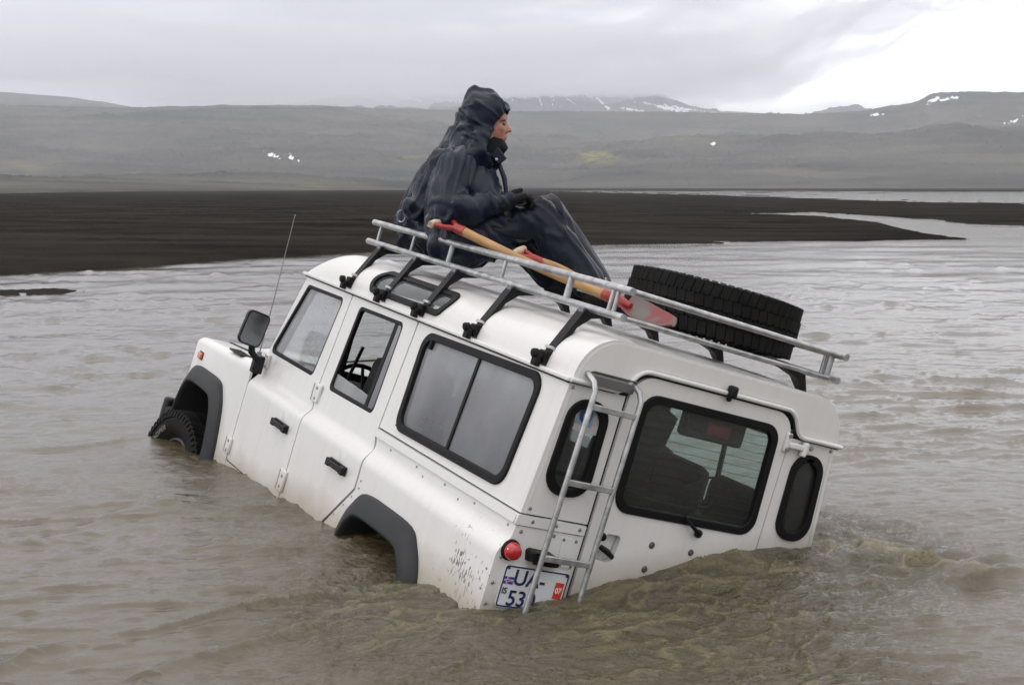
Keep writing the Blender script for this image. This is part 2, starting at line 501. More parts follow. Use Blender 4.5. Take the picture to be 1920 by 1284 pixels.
M_SEAT, _, _, _ = noise_col(mat('seat_cloth', spec=.2), (.014, .014, .015), (.030, .030, .032), 60, rough=(.7, .9), bump=.2, bscale=300, dist=.002)
M_WIRE = mat('heater_wire', (.02, .02, .02), .6)
M_BRAKE = mat('brake_lamp_red', (.16, .012, .01), .3)

def glass(name, tint, fog=0.0, fogcol=(.5, .52, .55), ior=1.5, nscale=2.0, streak=None, drops=0.0):
    m = bpy.data.materials.new(name); m.use_nodes = True
    t = m.node_tree; t.nodes.clear()
    out = N(t, 'ShaderNodeOutputMaterial')
    tr = N(t, 'ShaderNodeBsdfTransparent'); tr.inputs[0].default_value = (*tint, 1)
    gl = N(t, 'ShaderNodeBsdfGlossy'); gl.inputs['Roughness'].default_value = .03; gl.inputs[0].default_value = (1, 1, 1, 1)
    fr = N(t, 'ShaderNodeFresnel'); fr.inputs['IOR'].default_value = ior
    m1 = N(t, 'ShaderNodeMixShader')
    body = tr.outputs[0]
    if fog or drops:
        df = N(t, 'ShaderNodeBsdfDiffuse'); df.inputs[0].default_value = (*fogcol, 1)
        tl = N(t, 'ShaderNodeBsdfTranslucent'); tl.inputs[0].default_value = (*fogcol, 1)
        md = N(t, 'ShaderNodeMixShader'); md.inputs[0].default_value = .35
        L(t, df.outputs[0], md.inputs[1]); L(t, tl.outputs[0], md.inputs[2])
        tcn = N(t, 'ShaderNodeTexCoord'); n = N(t, 'ShaderNodeTexNoise'); n.inputs['Scale'].default_value = nscale; n.inputs['Detail'].default_value = 6
        L(t, tcn.outputs['Object'], n.inputs['Vector'])
        mr = N(t, 'ShaderNodeMapRange'); mr.inputs['From Min'].default_value = .3; mr.inputs['From Max'].default_value = .7
        mr.inputs['To Min'].default_value = max(0, fog - (.24 if fog > .6 else .16)); mr.inputs['To Max'].default_value = min(1, fog + .12)
        L(t, n.outputs['Fac'], mr.inputs['Value'])
        mist = mr.outputs[0]
        if fog > .6:                                        # condensation is thicker towards the top of the pane
            sz = N(t, 'ShaderNodeSeparateXYZ'); L(t, tcn.outputs['Object'], sz.inputs[0])
            gz_ = N(t, 'ShaderNodeMapRange'); gz_.inputs['From Min'].default_value = 1.32; gz_.inputs['From Max'].default_value = 1.78; gz_.inputs['To Min'].default_value = -.24; gz_.inputs['To Max'].default_value = .26; L(t, sz.outputs['Z'], gz_.inputs['Value'])
            ga = N(t, 'ShaderNodeMath', operation='ADD', use_clamp=True); L(t, mist, ga.inputs[0]); L(t, gz_.outputs[0], ga.inputs[1]); mist = ga.outputs[0]
        n2 = N(t, 'ShaderNodeTexVoronoi'); n2.inputs['Scale'].default_value = 75; L(t, tcn.outputs['Object'], n2.inputs['Vector'])
        dr = N(t, 'ShaderNodeMapRange'); dr.inputs['From Min'].default_value = .22; dr.inputs['From Max'].default_value = .12; dr.inputs['To Max'].default_value = drops
        L(t, n2.outputs['Distance'], dr.inputs['Value'])
        ad = N(t, 'ShaderNodeMath', operation='ADD', use_clamp=True); L(t, mist, ad.inputs[0]); L(t, dr.outputs[0], ad.inputs[1])
        mf = N(t, 'ShaderNodeMixShader'); L(t, ad.outputs[0], mf.inputs[0]); L(t, tr.outputs[0], mf.inputs[1]); L(t, md.outputs[0], mf.inputs[2])
        body = mf.outputs[0]
    # the sheet has two faces; mirror and mist belong to the outer one only
    ge = N(t, 'ShaderNodeNewGeometry'); fb_ = N(t, 'ShaderNodeMath', operation='SUBTRACT'); fb_.inputs[0].default_value = 1.0; L(t, ge.outputs['Backfacing'], fb_.inputs[1])
    ff = N(t, 'ShaderNodeMath', operation='MULTIPLY'); L(t, fr.outputs[0], ff.inputs[0]); L(t, fb_.outputs[0], ff.inputs[1])
    if fog or drops:
        fm_ = N(t, 'ShaderNodeMath', operation='MULTIPLY'); L(t, ad.outputs[0], fm_.inputs[0]); L(t, fb_.outputs[0], fm_.inputs[1]); L(t, fm_.outputs[0], mf.inputs[0])
    L(t, ff.outputs[0], m1.inputs[0]); L(t, body, m1.inputs[1]); L(t, gl.outputs[0], m1.inputs[2])
    L(t, m1.outputs[0], out.inputs['Surface'])
    return m
G_CLEAR = glass('clear_glass', (.95, .97, .965), .05, (.5, .52, .52), drops=.15)
G_FOG = glass('fogged_glass', (.5, .52, .55), .64, (.50, .515, .535), nscale=1.7, drops=.08)
G_HALF = glass('misted_glass', (.92, .94, .95), .45, (.66, .68, .70), nscale=3.0, drops=.12)
G_TINT = glass('tinted_glass', (.86, .92, .90), .02, (.4, .42, .42), drops=.06)
G_TEAL = glass('rain_specked_glass', (.88, .94, .93), .14, (.5, .56, .56), drops=.3)
M_MIRROR = mat('mirror_glass', (.20, .21, .22), .12, .9)
# ------------------------------------------------------------------ vehicle pose (measured from the photograph)
M_CAR = Matrix(((-0.48966864, -0.82467538, 0.28308153, 0.31791126),
                (0.86789035, -0.49214201, 0.06754692, 5.11089242),
                (0.08361202, 0.27875933, 0.95671431, -1.06070368),
                (0, 0, 0, 1)))
def car2w(x, y, z): return M_CAR @ Vector((x, y, z))

# ------------------------------------------------------------------ river
def water_mat():
    m = mat('muddy_water', (.13, .1, .06), .07, 0, .5)
    t, b = nodes(m)
    b.inputs['IOR'].default_value = 1.6
    b.inputs['Specular IOR Level'].default_value = .5
    tcn = N(t, 'ShaderNodeTexCoord'); o = tcn.outputs['Object']
    at_ = N(t, 'ShaderNodeAttribute'); at_.attribute_name = 'silt'
    n = N(t, 'ShaderNodeTexNoise'); n.inputs['Scale'].default_value = 1.3; n.inputs['Detail'].default_value = 6; n.inputs['Distortion'].default_value = .8
    L(t, o, n.inputs['Vector'])
    ad = N(t, 'ShaderNodeMath', operation='MULTIPLY_ADD'); ad.inputs[1].default_value = .5; L(t, n.outputs['Fac'], ad.inputs[0]); L(t, at_.outputs['Fac'], ad.inputs[2])
    r = N(t, 'ShaderNodeValToRGB'); e = r.color_ramp.elements
    e[0].position = .15; e[0].color = (.080, .064, .038, 1)
    e[1].position = 1.0; e[1].color = (.150, .124, .055, 1)
    x = e.new(.5); x.color = (.058, .047, .019, 1)
    L(t, ad.outputs[0], r.inputs['Fac']); L(t, r.outputs['Color'], b.inputs['Base Color'])
    # capillary ripples finer than the modelled waves
    mp = N(t, 'ShaderNodeMapping'); mp.inputs['Scale'].default_value = (1, 1.7, 1); mp.inputs['Rotation'].default_value = (0, 0, R(-9)); L(t, o, mp.inputs['Vector'])
    n1 = N(t, 'ShaderNodeTexNoise'); n1.inputs['Scale'].default_value = 7; n1.inputs['Detail'].default_value = 4; n1.inputs['Distortion'].default_value = 1.2
    n2 = N(t, 'ShaderNodeTexNoise'); n2.inputs['Scale'].default_value = 26; n2.inputs['Detail'].default_value = 3; n2.inputs['Distortion'].default_value = 1.0
    L(t, mp.outputs[0], n1.inputs['Vector']); L(t, mp.outputs[0], n2.inputs['Vector'])
    n2.inputs['Scale'].default_value = 38; n2.inputs['Detail'].default_value = 5; n2.inputs['Roughness'].default_value = .6
    tb = N(t, 'ShaderNodeAttribute'); tb.attribute_name = 'turbulence'
    b1 = N(t, 'ShaderNodeBump'); b1.inputs['Distance'].default_value = .035
    b2 = N(t, 'ShaderNodeBump'); b2.inputs['Distance'].default_value = .012
    s1 = N(t, 'ShaderNodeMapRange'); s1.inputs['To Min'].default_value = .06; s1.inputs['To Max'].default_value = .85; L(t, tb.outputs['Fac'], s1.inputs['Value']); L(t, s1.outputs[0], b1.inputs['Strength'])
    s2 = N(t, 'ShaderNodeMapRange'); s2.inputs['To Min'].default_value = .05; s2.inputs['To Max'].default_value = .95; L(t, tb.outputs['Fac'], s2.inputs['Value']); L(t, s2.outputs[0], b2.inputs['Strength'])
    L(t, n1.outputs['Fac'], b1.inputs['Height']); L(t, n2.outputs['Fac'], b2.inputs['Height'])
    L(t, b1.outputs[0], b2.inputs['Normal']); L(t, b2.outputs[0], b.inputs['Normal'])
    return m
M_WATER = water_mat()

T_WAVE = fft_tile(1024, 7.0, .09, 1.1, 1.55, .6, R(97), 3)
T_SWELL = fft_tile(512, 23.0, 1.2, 6.0, 1.2, .75, R(100), 4)
T_TURB = fft_tile(1024, 5.3, .10, .9, 1.5, .75, R(118), 5)
T_FLECK = fft_tile(1024, 6.1, .05, .30, .9, .985, R(98), 15, 4)
T_FLECK2 = fft_tile(1024, 11.3, .20, 1.0, 1.0, .985, R(86), 16, 3)
T_TURB2 = fft_tile(512, 3.1, .05, .5, 1.4, .5, R(80), 6)
T_CHOP = fft_tile(1024, 37.0, .35, 3.0, 1.5, .55, R(92), 8)

def seg_dist(x, y, a, b):
    ax, ay = a; bx, by = b
    dx, dy = bx - ax, by - ay
    t = np.clip(((x - ax) * dx + (y - ay) * dy) / (dx * dx + dy * dy), 0, 1)
    return np.hypot(x - ax - t * dx, y - ay - t * dy), t
W_RL = car2w(0, .84, .866); W_RR = car2w(0, -.80, 1.37); W_FL = car2w(3.3, .84, .60)
def water_height(x, y):
    r = np.hypot(x, y)
    near = 1 - sstep(14, 60, r)
    h = (.0027 + .0018 * sstep(10, 6, r)) * samp(T_WAVE, 7.0, x, y) * (1 - sstep(14, 34, r))
    h = h + .0018 * samp(T_CHOP, 37.0, x, y) * (1 - .55 * sstep(40, 160, r))
    # mostly slick water with scattered steep little wavelets
    gate = .45 + .55 * sstep(-.6, 1.0, samp(T_CHOP, 37.0, x * .30 + 8, y * .30 + 2))
    wl_ = np.maximum(0, samp(T_FLECK, 6.1, x, y) - .75); wl2 = np.maximum(0, samp(T_FLECK2, 11.3, x, y) - .85)
    h = h + gate * (.0075 * wl_ * (1 - sstep(18, 45, r)) + .021 * wl2 * (1 - sstep(18, 40, r)) * sstep(5.5, 11, r))
    h = h + .007 * samp(T_SWELL, 23.0, x, y) * (.35 + .65 * near)
    # long folds of current sweeping from the near left to the vehicle
    wv = samp(T_SWELL, 23.0, x * .6 + 3, y * .6 + 7)
    ph = (y * .80 - x * .60) * 2 * math.pi / .62 + 2.9 * wv + 1.2 * samp(T_SWELL, 23.0, x * 1.9, y * 1.9)
    fold = np.maximum(0, 1 - np.abs(np.sin(ph / 2)) * 2.6) ** 1.4
    # turbulence: creased ropes of water behind the vehicle and beside it
    dr, tr = seg_dist(x, y, (W_RL.x, W_RL.y), (W_RR.x, W_RR.y))
    ds, _ = seg_dist(x, y, (W_FL.x, W_FL.y), (W_RL.x, W_RL.y))
    # downstream of the rear corner the wake spreads to the near right
    wk, _ = seg_dist(x, y, (W_RR.x, W_RR.y), (.85, 4.0))
    wk2, _ = seg_dist(x, y, (W_RL.x, W_RL.y), (.9, 3.5))
    tur = np.clip(1.25 * np.exp(-(dr / .62) ** 2) + .85 * np.exp(-(wk / .48) ** 2) + .9 * np.exp(-(wk2 / .7) ** 2) + .42 * np.exp(-(ds / .6) ** 2), 0, 1.3)
    t1 = samp(T_TURB, 5.3, x, y); t2 = samp(T_TURB2, 3.1, x + .4 * t1 * .1, y + .05 * t1); t3 = samp(T_TURB, 5.3, x * .36 + .05 * y + 9, y * .55 + 2)
    t2 = samp(T_TURB2, 3.1, x * .8 + .12 * t3, y + .10 * t1)
    rope2 = np.maximum(0, 1 - np.abs(t2) * 1.5) ** 1.4
    rope = np.maximum(0, 1 - np.abs(t1) * 1.5) ** 1.5
    rope3 = np.maximum(0, 1 - np.abs(t3) * 1.25) ** 1.5
    calmmod = sstep(-.2, 1.1, samp(T_SWELL, 23.0, x * 2.3 + 11, y * 2.3 + 5))
    leftz = sstep(.9, -.2, x) * (1 - sstep(7, 13, r))
    h = h + leftz * (.024 * fold * calmmod + .004 * fold)
    h = h + .85 * tur * (.009 * t3 + .008 * (rope3 - .5) + .007 * (rope - .4) + .0040 * (rope2 - .4) + .0035 * t2)
    # water heaped up against the tail and washing round its far corner
    nx, ny = (W_RR.y - W_RL.y), -(W_RR.x - W_RL.x); nl = math.hypot(nx, ny); nx /= nl; ny /= nl
    sd = (x - W_RL.x) * nx + (y - W_RL.y) * ny
    along = ((x - W_RL.x) * (W_RR.x - W_RL.x) + (y - W_RL.y) * (W_RR.y - W_RL.y)) / ((W_RR.x - W_RL.x) ** 2 + (W_RR.y - W_RL.y) ** 2)
    heap = np.exp(-np.maximum(0, sd) / .26) * sstep(.05, .75, along) * (1 - sstep(1.02, 1.35, along)) * (sd > -.6)
    h = h + .062 * heap
    # the row of foaming crests running off from the far corner
    dc, tc_ = seg_dist(x, y, (W_RR.x + .12, W_RR.y + .02), (W_RR.x + .62, W_RR.y - .30))
    h = h + .030 * np.exp(-(dc / .075) ** 2) * (.5 + .5 * rope) + .02 * np.exp(-(dc / .25) ** 2) * t1
    silt = .12 * tur + tur * .30 * np.maximum(rope, .9 * rope3) + .40 * leftz * fold * calmmod + .45 * np.exp(-(dc / .08) ** 2) + .28 * heap - .12
    silt = silt + .10 * np.exp(-(ds / .5) ** 2)
    silt = silt + tur * (.16 * sstep(.62, .95, rope) + .12 * sstep(.7, 1, rope2)) * (.4 + .6 * rope3)
    return h, silt, np.clip(np.maximum(tur * .9 + .08 * sstep(11, 6, r), .30 * sstep(36, 44, r)), 0, 1)

inner_az = np.linspace(R(-31), R(31), 1040)
outer_az = np.radians(np.concatenate([np.linspace(35, 180, 30)]))
az = np.concatenate([-outer_az[::-1][1:] if False else -outer_az[::-1], inner_az, outer_az[:-1]])
inv_r = np.linspace(1 / 2.6, 1 / 55.0, 760)
rr_ = np.concatenate([[.02, 1.4], 1 / inv_r, np.geomspace(57, 4000, 60)])
A, RR = np.meshgrid(az, rr_)
X = RR * np.sin(A); Y = RR * np.cos(A)
Hh, Silt, Turb = water_height(X, Y)
Hh *= np.where(np.abs(A) > R(31.1), .3, 1)
river = grid_obj('river_water', X, Y, Hh, M_WATER, wrap=True, attrs={'silt': Silt, 'turbulence': Turb})
del X, Y, Hh, Silt, Turb, A, RR

# ------------------------------------------------------------------ black sand flats, channels and shores
def elev_r(v, z=0.0):
    """distance along the ground of photo row v at height z (level sight line is row 352)"""
    a = math.atan2(v - 642, FPX) + R(PITCH)
    return (CAM_H - z) / math.tan(a)
def az_u(u): return math.atan2(u - 960, FPX / math.cos(R(PITCH)) * 1.0)

T_LAND = fft_tile(512, 60.0, .5, 20, 1.5, 0, 0, 21)
T_LAND2 = fft_tile(512, 9.0, .08, 2.0, 1.3, 0, 0, 22)
def row_of(r): return 642 + FPX * math.tan(1) if False else None
su = np.array([-700, 0, 200, 350, 500, 700, 900, 1100, 1300, 1500, 1600, 1720, 1800, 1880, 1960, 2100, 2700], float)
sv = np.array([508, 503.5, 497, 489, 481, 471, 464, 459.5, 453, 450, 448.5, 444.5, 442.5, 441.5, 440.2, 438, 436], float)
az_s = np.array([az_u(u) for u in su]); rs_ = np.array([elev_r(v) for v in sv])
# second channel: its near and far bank by column
c_u = np.array([1350, 1430, 1530, 1600, 1660, 1700, 1760, 1820, 1880, 1960, 2100, 2700], float)
c_near = np.array([400.2, 401.6, 403.2, 409.5, 418, 427.5, 439, 443.5, 444.5, 444, 440, 438], float)
c_far = np.array([399.8, 399.6, 397.5, 400.5, 405, 407.5, 410, 416, 418.5, 420, 421, 421], float)
az_c = np.array([az_u(u) for u in c_u]); rn_c = np.array([elev_r(v) for v in c_near]); rf_c = np.array([elev_r(v) for v in c_far])
f_u = np.array([980, 1040, 1150, 1300, 1500, 1700, 1920, 2300, 2700], float)
f_near = np.array([358.6, 359.4, 362.5, 366, 372, 377.5, 381, 384, 386], float)
f_far = np.array([358.2, 357.8, 357.6, 357.8, 358.0, 358.6, 359.5, 360, 360], float)
az_f = np.array([az_u(u) for u in f_u]); rn_f = np.array([elev_r(v) for v in f_near]); rf_f = np.array([elev_r(v) for v in f_far])

def land_height(a, r, x, y):
    n = samp(T_LAND, 60.0, x, y); n2 = samp(T_LAND2, 9.0, x, y); nb = samp(T_LAND, 60.0, x * .21 + 5, y * .21)
    rs = np.interp(a, az_s, rs_)
    rs = rs * (1 + .010 * samp(T_LAND2, 9.0, x * .12, y * .5) * sstep(az_u(1000), az_u(1350), a))
    d = (r - rs) / rs                                     # relative distance beyond the near shore
    low = 1 - .72 * sstep(az_u(900), az_u(1560), a)
    h = np.where(d > 0, .025 + (.085 * sstep(0, .015, d) + .11 * sstep(0.02, .8, d)) * low, -.25)
    h = h + np.where(d > .003, .020 * n + .012 * n2, 0) * sstep(.0, .05, d) * (.35 + .65 * low)
    h = np.where(d <= 0, -.05 - .6 * np.minimum(1, -d * 20), h)
    h = np.where(np.abs(d) < .012, np.minimum(h, .12 + 9 * d), h)
    # second channel
    rn = np.interp(a, az_c, rn_c, left=1e9); rf = np.interp(a, az_c, rf_c, left=1e9)
    inside = np.minimum((r - rn) / rn, (rf - r) / rf)     # >0 in the channel
    inside = inside + (.010 * n + .012 * n2) * sstep(.3, .0, np.abs(inside)) + np.where(a < az_u(1780), .020 * nb, 0)
    edge = sstep(.02, -.02, inside)
    h = np.where(a > az_u(1360), np.where(inside > -.05, h * edge - .12 * (1 - edge), h), h)
    # far braids with thin bars between them
    rn = np.interp(a, az_f, rn_f, left=1e9); rf = np.interp(a, az_f, rf_f, left=1e9)
    ins = np.minimum((r - rn) / rn, (rf - r) / rf * .6)
    bars = samp(T_LAND, 60.0, np.degrees(a) * 2.2 + 3, np.log(r) * 130)
    wet = np.clip(ins * 6 + .8 - .95 * np.maximum(0, bars - .15), -1, 1) * sstep(-.06, .02, ins)
    h = np.where(wet > 0, h * (1 - sstep(0, .35, wet)) - .25 * sstep(0.2, .4, wet), h)
    h = h + .002 * np.maximum(0, r - 500) * (r > rf)
    return h

M_SAND, c_, b_, t_ = noise_col(mat('black_sand'), (.0125, .0115, .0105), (.036, .0325, .028), .22, detail=9, lo=.32, hi=.70, rough=(.9, 1.0), bump=.5, bscale=3.0, dist=.12, stretch=(.5, 1.6, 1)); b_.inputs['Specular IOR Level'].default_value = 0
la = np.linspace(R(-36), R(36), 1150)
vv = np.concatenate([np.linspace(512, 360, 420), np.linspace(359.7, 353.6, 60)])
lr = np.array([elev_r(v) for v in vv])
A, RR = np.meshgrid(la, lr)
X = RR * np.sin(A); Y = RR * np.cos(A)
Z = land_height(A, RR, X, Y)
sand = grid_obj('sand_ground', X, Y, Z, M_SAND)
# thin gravel bar just breaking the surface at the left
bu = np.linspace(-120, 215, 90); bt = np.linspace(0, 1, 16)
B1 = np.zeros((16, 90)); B2 = np.zeros((16, 90)); B3 = np.zeros((16, 90))
for i, t in enumerate(bt):
    for j, u in enumerate(bu):
        wv = .5 + .5 * math.sin(u * .05) * math.cos(u * .021 + 1)
        v = 548 + (t - .5) * 17 * (1 - max(0, (u - 60) / 155) ** 1.5) - .022 * u
        p = at(u, v, 1); d = (p - Vector((0, 0, CAM_H))); q = Vector((0, 0, CAM_H)) + d * (-CAM_H / d.z)
        B1[i, j], B2[i, j] = q.x, q.y
        B3[i, j] = -.03 + .056 * math.sin(math.pi * t) * (.55 + .6 * wv) + .003 * math.sin(u * .31 + t * 5) - .05 * max(0, (u - 120) / 95)
gbar = grid_obj('gravel_ground', B1[::-1], B2[::-1], B3[::-1], M_SAND)

# ------------------------------------------------------------------ hills
T_H1 = fft_tile(512, 4000.0, 60, 2000, 1.9, 0, 0, 31)
T_H2 = fft_tile(512, 900.0, 8, 260, 1.5, 0, 0, 32)
T_H3 = fft_tile(512, 160.0, 2, 50, 1.2, 0, 0, 33)
def prof_ang(us, vs):
    return np.array([az_u(u) for u in us]), np.tan(np.arctan((352 - np.array(vs, float)) / FPX))
def hill_mat(name, cA, cB, moss, snow, fine=.02):
    m = mat(name, cA, 1.0, 0, 0)
    t, b = nodes(m)
    tcn = N(t, 'ShaderNodeTexCoord'); o = tcn.outputs['Object']
    n = N(t, 'ShaderNodeTexNoise'); n.inputs['Scale'].default_value = .006; n.inputs['Detail'].default_value = 9; n.inputs['Roughness'].default_value = .62; n.inputs['Distortion'].default_value = .5
    mpn = N(t, 'ShaderNodeMapping'); mpn.inputs['Scale'].default_value = (.55, 1.0, 5.0); L(t, o, mpn.inputs['Vector'])
    L(t, mpn.outputs[0], n.inputs['Vector'])
    r = N(t, 'ShaderNodeValToRGB'); r.color_ramp.elements[0].position = .36; r.color_ramp.elements[0].color = (*cA, 1)
    r.color_ramp.elements[1].position = .64; r.color_ramp.elements[1].color = (*cB, 1)
    L(t, n.outputs['Fac'], r.inputs['Fac'])
    a1 = N(t, 'ShaderNodeAttribute'); a1.attribute_name = 'moss'
    n2 = N(t, 'ShaderNodeTexNoise'); n2.inputs['Scale'].default_value = .03; n2.inputs['Detail'].default_value = 7; L(t, o, n2.inputs['Vector'])
    mm = N(t, 'ShaderNodeMath', operation='MULTIPLY', use_clamp=True); L(t, a1.outputs['Fac'], mm.inputs[0])
    mr = N(t, 'ShaderNodeMapRange'); mr.inputs['From Min'].default_value = .42; mr.inputs['From Max'].default_value = .62; L(t, n2.outputs['Fac'], mr.inputs['Value']); L(t, mr.outputs[0], mm.inputs[1])
    x1 = N(t, 'ShaderNodeMix', data_type='RGBA'); x1.inputs['B'].default_value = (*moss, 1); L(t, mm.outputs[0], x1.inputs['Factor']); L(t, r.outputs['Color'], x1.inputs['A'])
    a2 = N(t, 'ShaderNodeAttribute'); a2.attribute_name = 'snow'
    ms = N(t, 'ShaderNodeMapRange', interpolation_type='SMOOTHSTEP'); ms.inputs['From Min'].default_value = .45; ms.inputs['From Max'].default_value = .55; L(t, a2.outputs['Fac'], ms.inputs['Value'])
    x2 = N(t, 'ShaderNodeMix', data_type='RGBA'); x2.inputs['B'].default_value = (*snow, 1); L(t, ms.outputs[0], x2.inputs['Factor']); L(t, x1.outputs['Result'], x2.inputs['A'])
    a3 = N(t, 'ShaderNodeAttribute'); a3.attribute_name = 'painted_haze'          # snow colour mixed in uphill: cloud haze painted into the slope
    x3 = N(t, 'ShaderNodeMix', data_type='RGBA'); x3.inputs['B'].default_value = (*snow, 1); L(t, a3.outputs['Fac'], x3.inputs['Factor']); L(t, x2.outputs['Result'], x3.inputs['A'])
    L(t, x3.outputs['Result'], b.inputs['Base Color'])
    nb = N(t, 'ShaderNodeTexNoise'); nb.inputs['Scale'].default_value = fine; nb.inputs['Detail'].default_value = 8; L(t, o, nb.inputs['Vector'])
    bp = N(t, 'ShaderNodeBump'); bp.inputs['Strength'].default_value = .35; bp.inputs['Distance'].default_value = 6
    L(t, nb.outputs['Fac'], bp.inputs['Height']); L(t, bp.outputs[0], b.inputs['Normal'])
    return m
M_HILL = hill_mat('gravel_hillside', (.048, .051, .048), (.120, .118, .102), (.25, .24, .07), (.82, .84, .86))
M_MOUNT = hill_mat('dark_snow_streaked_slope', (.050, .054, .066), (.080, .084, .098), (.1, .1, .08), (.85, .87, .9), .01)

def make_hill(name, us, vs, r0, r1, r2, mat_, nr, na, rough, v0=354.5, patches=(), moss=(), streaks=None, haze_rows=None, lo=-40, hi=40, shape=1.0):
    pa, pt = prof_ang(us, vs)
    a = np.linspace(R(lo), R(hi), na)
    top = np.interp(a, pa, pt)
    k = np.ones(9) / 9
    top = np.convolve(np.pad(top, 4, mode='edge'), k, 'valid')
    s = np.concatenate([np.linspace(0, 1, nr), 1 + np.linspace(.05, .6, 8)])
    S, Aq = np.meshgrid(s, a, indexing='ij'); TOP = np.broadcast_to(top, S.shape)
    # slope: distance grows with a convex profile so the rows are spread over the visible slope
    r0 = np.broadcast_to(np.interp(a, [az_u(-2000), az_u(0), az_u(1060), az_u(3000)], r0), S.shape) if isinstance(r0, (list, tuple)) else r0
    Rq = r0 + (r1 - r0) * np.clip(S, 0, 1) ** shape
    Rq = np.where(S > 1, r1 + (r2 - r1) * (S - 1) / .6, Rq)
    b0 = (352 - v0) / FPX
    ang = b0 + (TOP - b0) * np.clip(S, 0, 1)
    X = Rq * np.sin(Aq); Y = Rq * np.cos(Aq)
    Z = CAM_H + ang * Rq
    n1 = samp(T_H1, 4000., X, Y); n2 = samp(T_H2, 900., X, Y); n3 = samp(T_H3, 160., X, Y)
    gl = samp(T_H2, 900., Aq * 2600 + 60 * n1, Rq * .16 + 40 * n1); gul = np.maximum(0, 1 - np.abs(gl) * 1.7) ** 1.6
    env = np.sin(np.pi * np.clip(S, 0, 1)) ** .7
    Z = Z + rough * (26 * n1 * env + 5.5 * n2 * (env * .9 + .1) * sstep(0, .12, S) + .8 * n3 * sstep(0, .1, S) - 6 * gul * env) * np.clip(Rq / 2500, .15, 2)
    Z = np.where(S == 0, np.minimum(Z, 0) - 1.5, Z)
    Z = np.where(S > 1, Z - (S - 1) / .6 * (Rq - r1) * .05, Z)
    U = 960 + np.tan(Aq) * FPX / math.cos(R(PITCH)); V = 352 - (Z - CAM_H) / Rq * FPX
    w1 = samp(T_H2, 900., U * 12, V * 12) * 2.2
    snow = np.zeros_like(S); ms = np.zeros_like(S)
    for (u, v, ru, rv, tilt) in patches:
        du = U - u; dv = (V - v) - tilt * du
        snow = np.maximum(snow, 1.0 - .5 * np.sqrt((du / ru) ** 2 + (dv / rv) ** 2) + .12 * w1)
    for (u, v, ru, rv, tilt, g) in moss:
        du = U - u; dv = (V - v) - tilt * du
        ms = np.maximum(ms, g * np.exp(-(du / ru) ** 2 - (dv / rv) ** 2))
    if streaks is not None:
        for (u0, v0_, u1, v1_, w) in streaks:
            t = np.clip(((U - u0) * (u1 - u0) + (V - v0_) * (v1_ - v0_)) / ((u1 - u0) ** 2 + (v1_ - v0_) ** 2), 0, 1)
            d = np.hypot(U - u0 - t * (u1 - u0) + 1.0 * w1, V - v0_ - t * (v1_ - v0_))
            snow = np.maximum(snow, 1 - .5 * d / w)
    painted_haze = np.zeros_like(S) if not haze_rows else .7 * sstep(haze_rows[0], haze_rows[1], V + .5 * w1)
    return grid_obj(name, X, Y, Z, mat_, attrs={'snow': snow, 'painted_haze': painted_haze, 'moss': ms})

make_hill('hill',
    [-900, -400, 0, 240, 330, 500, 590, 700, 840, 1000, 1200, 1400, 1500, 1600, 1680, 1715, 1740, 1800, 1860, 1920, 2050, 2400, 2900],
    [226, 218, 210.5, 211.5, 208.5, 204.5, 203.5, 207, 210, 212, 213.5, 217.5, 221, 217, 206, 202, 187.5, 185.5, 188, 190, 200, 214, 225],
    [330, 330, 980, 980], 2600, 3400, M_HILL, 330, 1500, .62, v0=356.0,
    patches=[(508, 292, 8, 3.2, .25), (520, 296, 7, 3, .2), (547, 296, 7, 3.0, .55), (1640, 223, 11, 2.2, -.05), (1745, 200, 9, 3, -.5), (1768, 198, 12, 2.4, -.12), (1898, 237, 14, 2.2, -.25), (1335, 273, 4, 1.4, 0)],
    moss=[(1105, 296, 34, 9, .15, 1.0), (1140, 293, 26, 6, .2, .9), (1000, 290, 60, 8, 0, .35), (770, 297, 26, 5, 0, .8), (610, 348, 70, 5, 0, .6), (55, 315, 40, 8, 0, .45), (1310, 262, 60, 16, 0, .25)], shape=.92)
make_hill('hill', [-1200, -500, -100, 0, 60, 130, 200, 260, 300, 420], [215, 190, 186, 188.5, 191.5, 194.5, 203, 213, 222, 240],
    3000, 4000, 4600, M_HILL, 60, 420, .35, v0=235, lo=-45, hi=-11)
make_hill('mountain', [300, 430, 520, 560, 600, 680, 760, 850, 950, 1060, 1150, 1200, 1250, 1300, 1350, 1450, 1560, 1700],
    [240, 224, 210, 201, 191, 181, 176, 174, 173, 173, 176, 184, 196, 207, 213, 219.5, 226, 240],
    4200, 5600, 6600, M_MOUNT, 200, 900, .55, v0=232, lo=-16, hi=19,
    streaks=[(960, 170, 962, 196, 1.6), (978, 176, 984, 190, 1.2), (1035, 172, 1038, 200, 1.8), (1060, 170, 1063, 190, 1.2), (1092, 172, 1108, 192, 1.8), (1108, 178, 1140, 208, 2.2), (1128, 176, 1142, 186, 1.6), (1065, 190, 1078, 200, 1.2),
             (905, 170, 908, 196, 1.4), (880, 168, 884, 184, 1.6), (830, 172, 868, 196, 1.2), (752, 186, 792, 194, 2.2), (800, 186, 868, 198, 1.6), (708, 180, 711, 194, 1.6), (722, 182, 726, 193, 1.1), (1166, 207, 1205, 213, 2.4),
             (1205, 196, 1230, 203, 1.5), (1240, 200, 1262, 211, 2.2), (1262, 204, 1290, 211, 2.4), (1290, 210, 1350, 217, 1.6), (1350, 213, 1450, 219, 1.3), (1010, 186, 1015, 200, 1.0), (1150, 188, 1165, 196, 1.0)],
    patches=[(1255, 209, 30, 2.5, .2)], haze_rows=(189, 177))

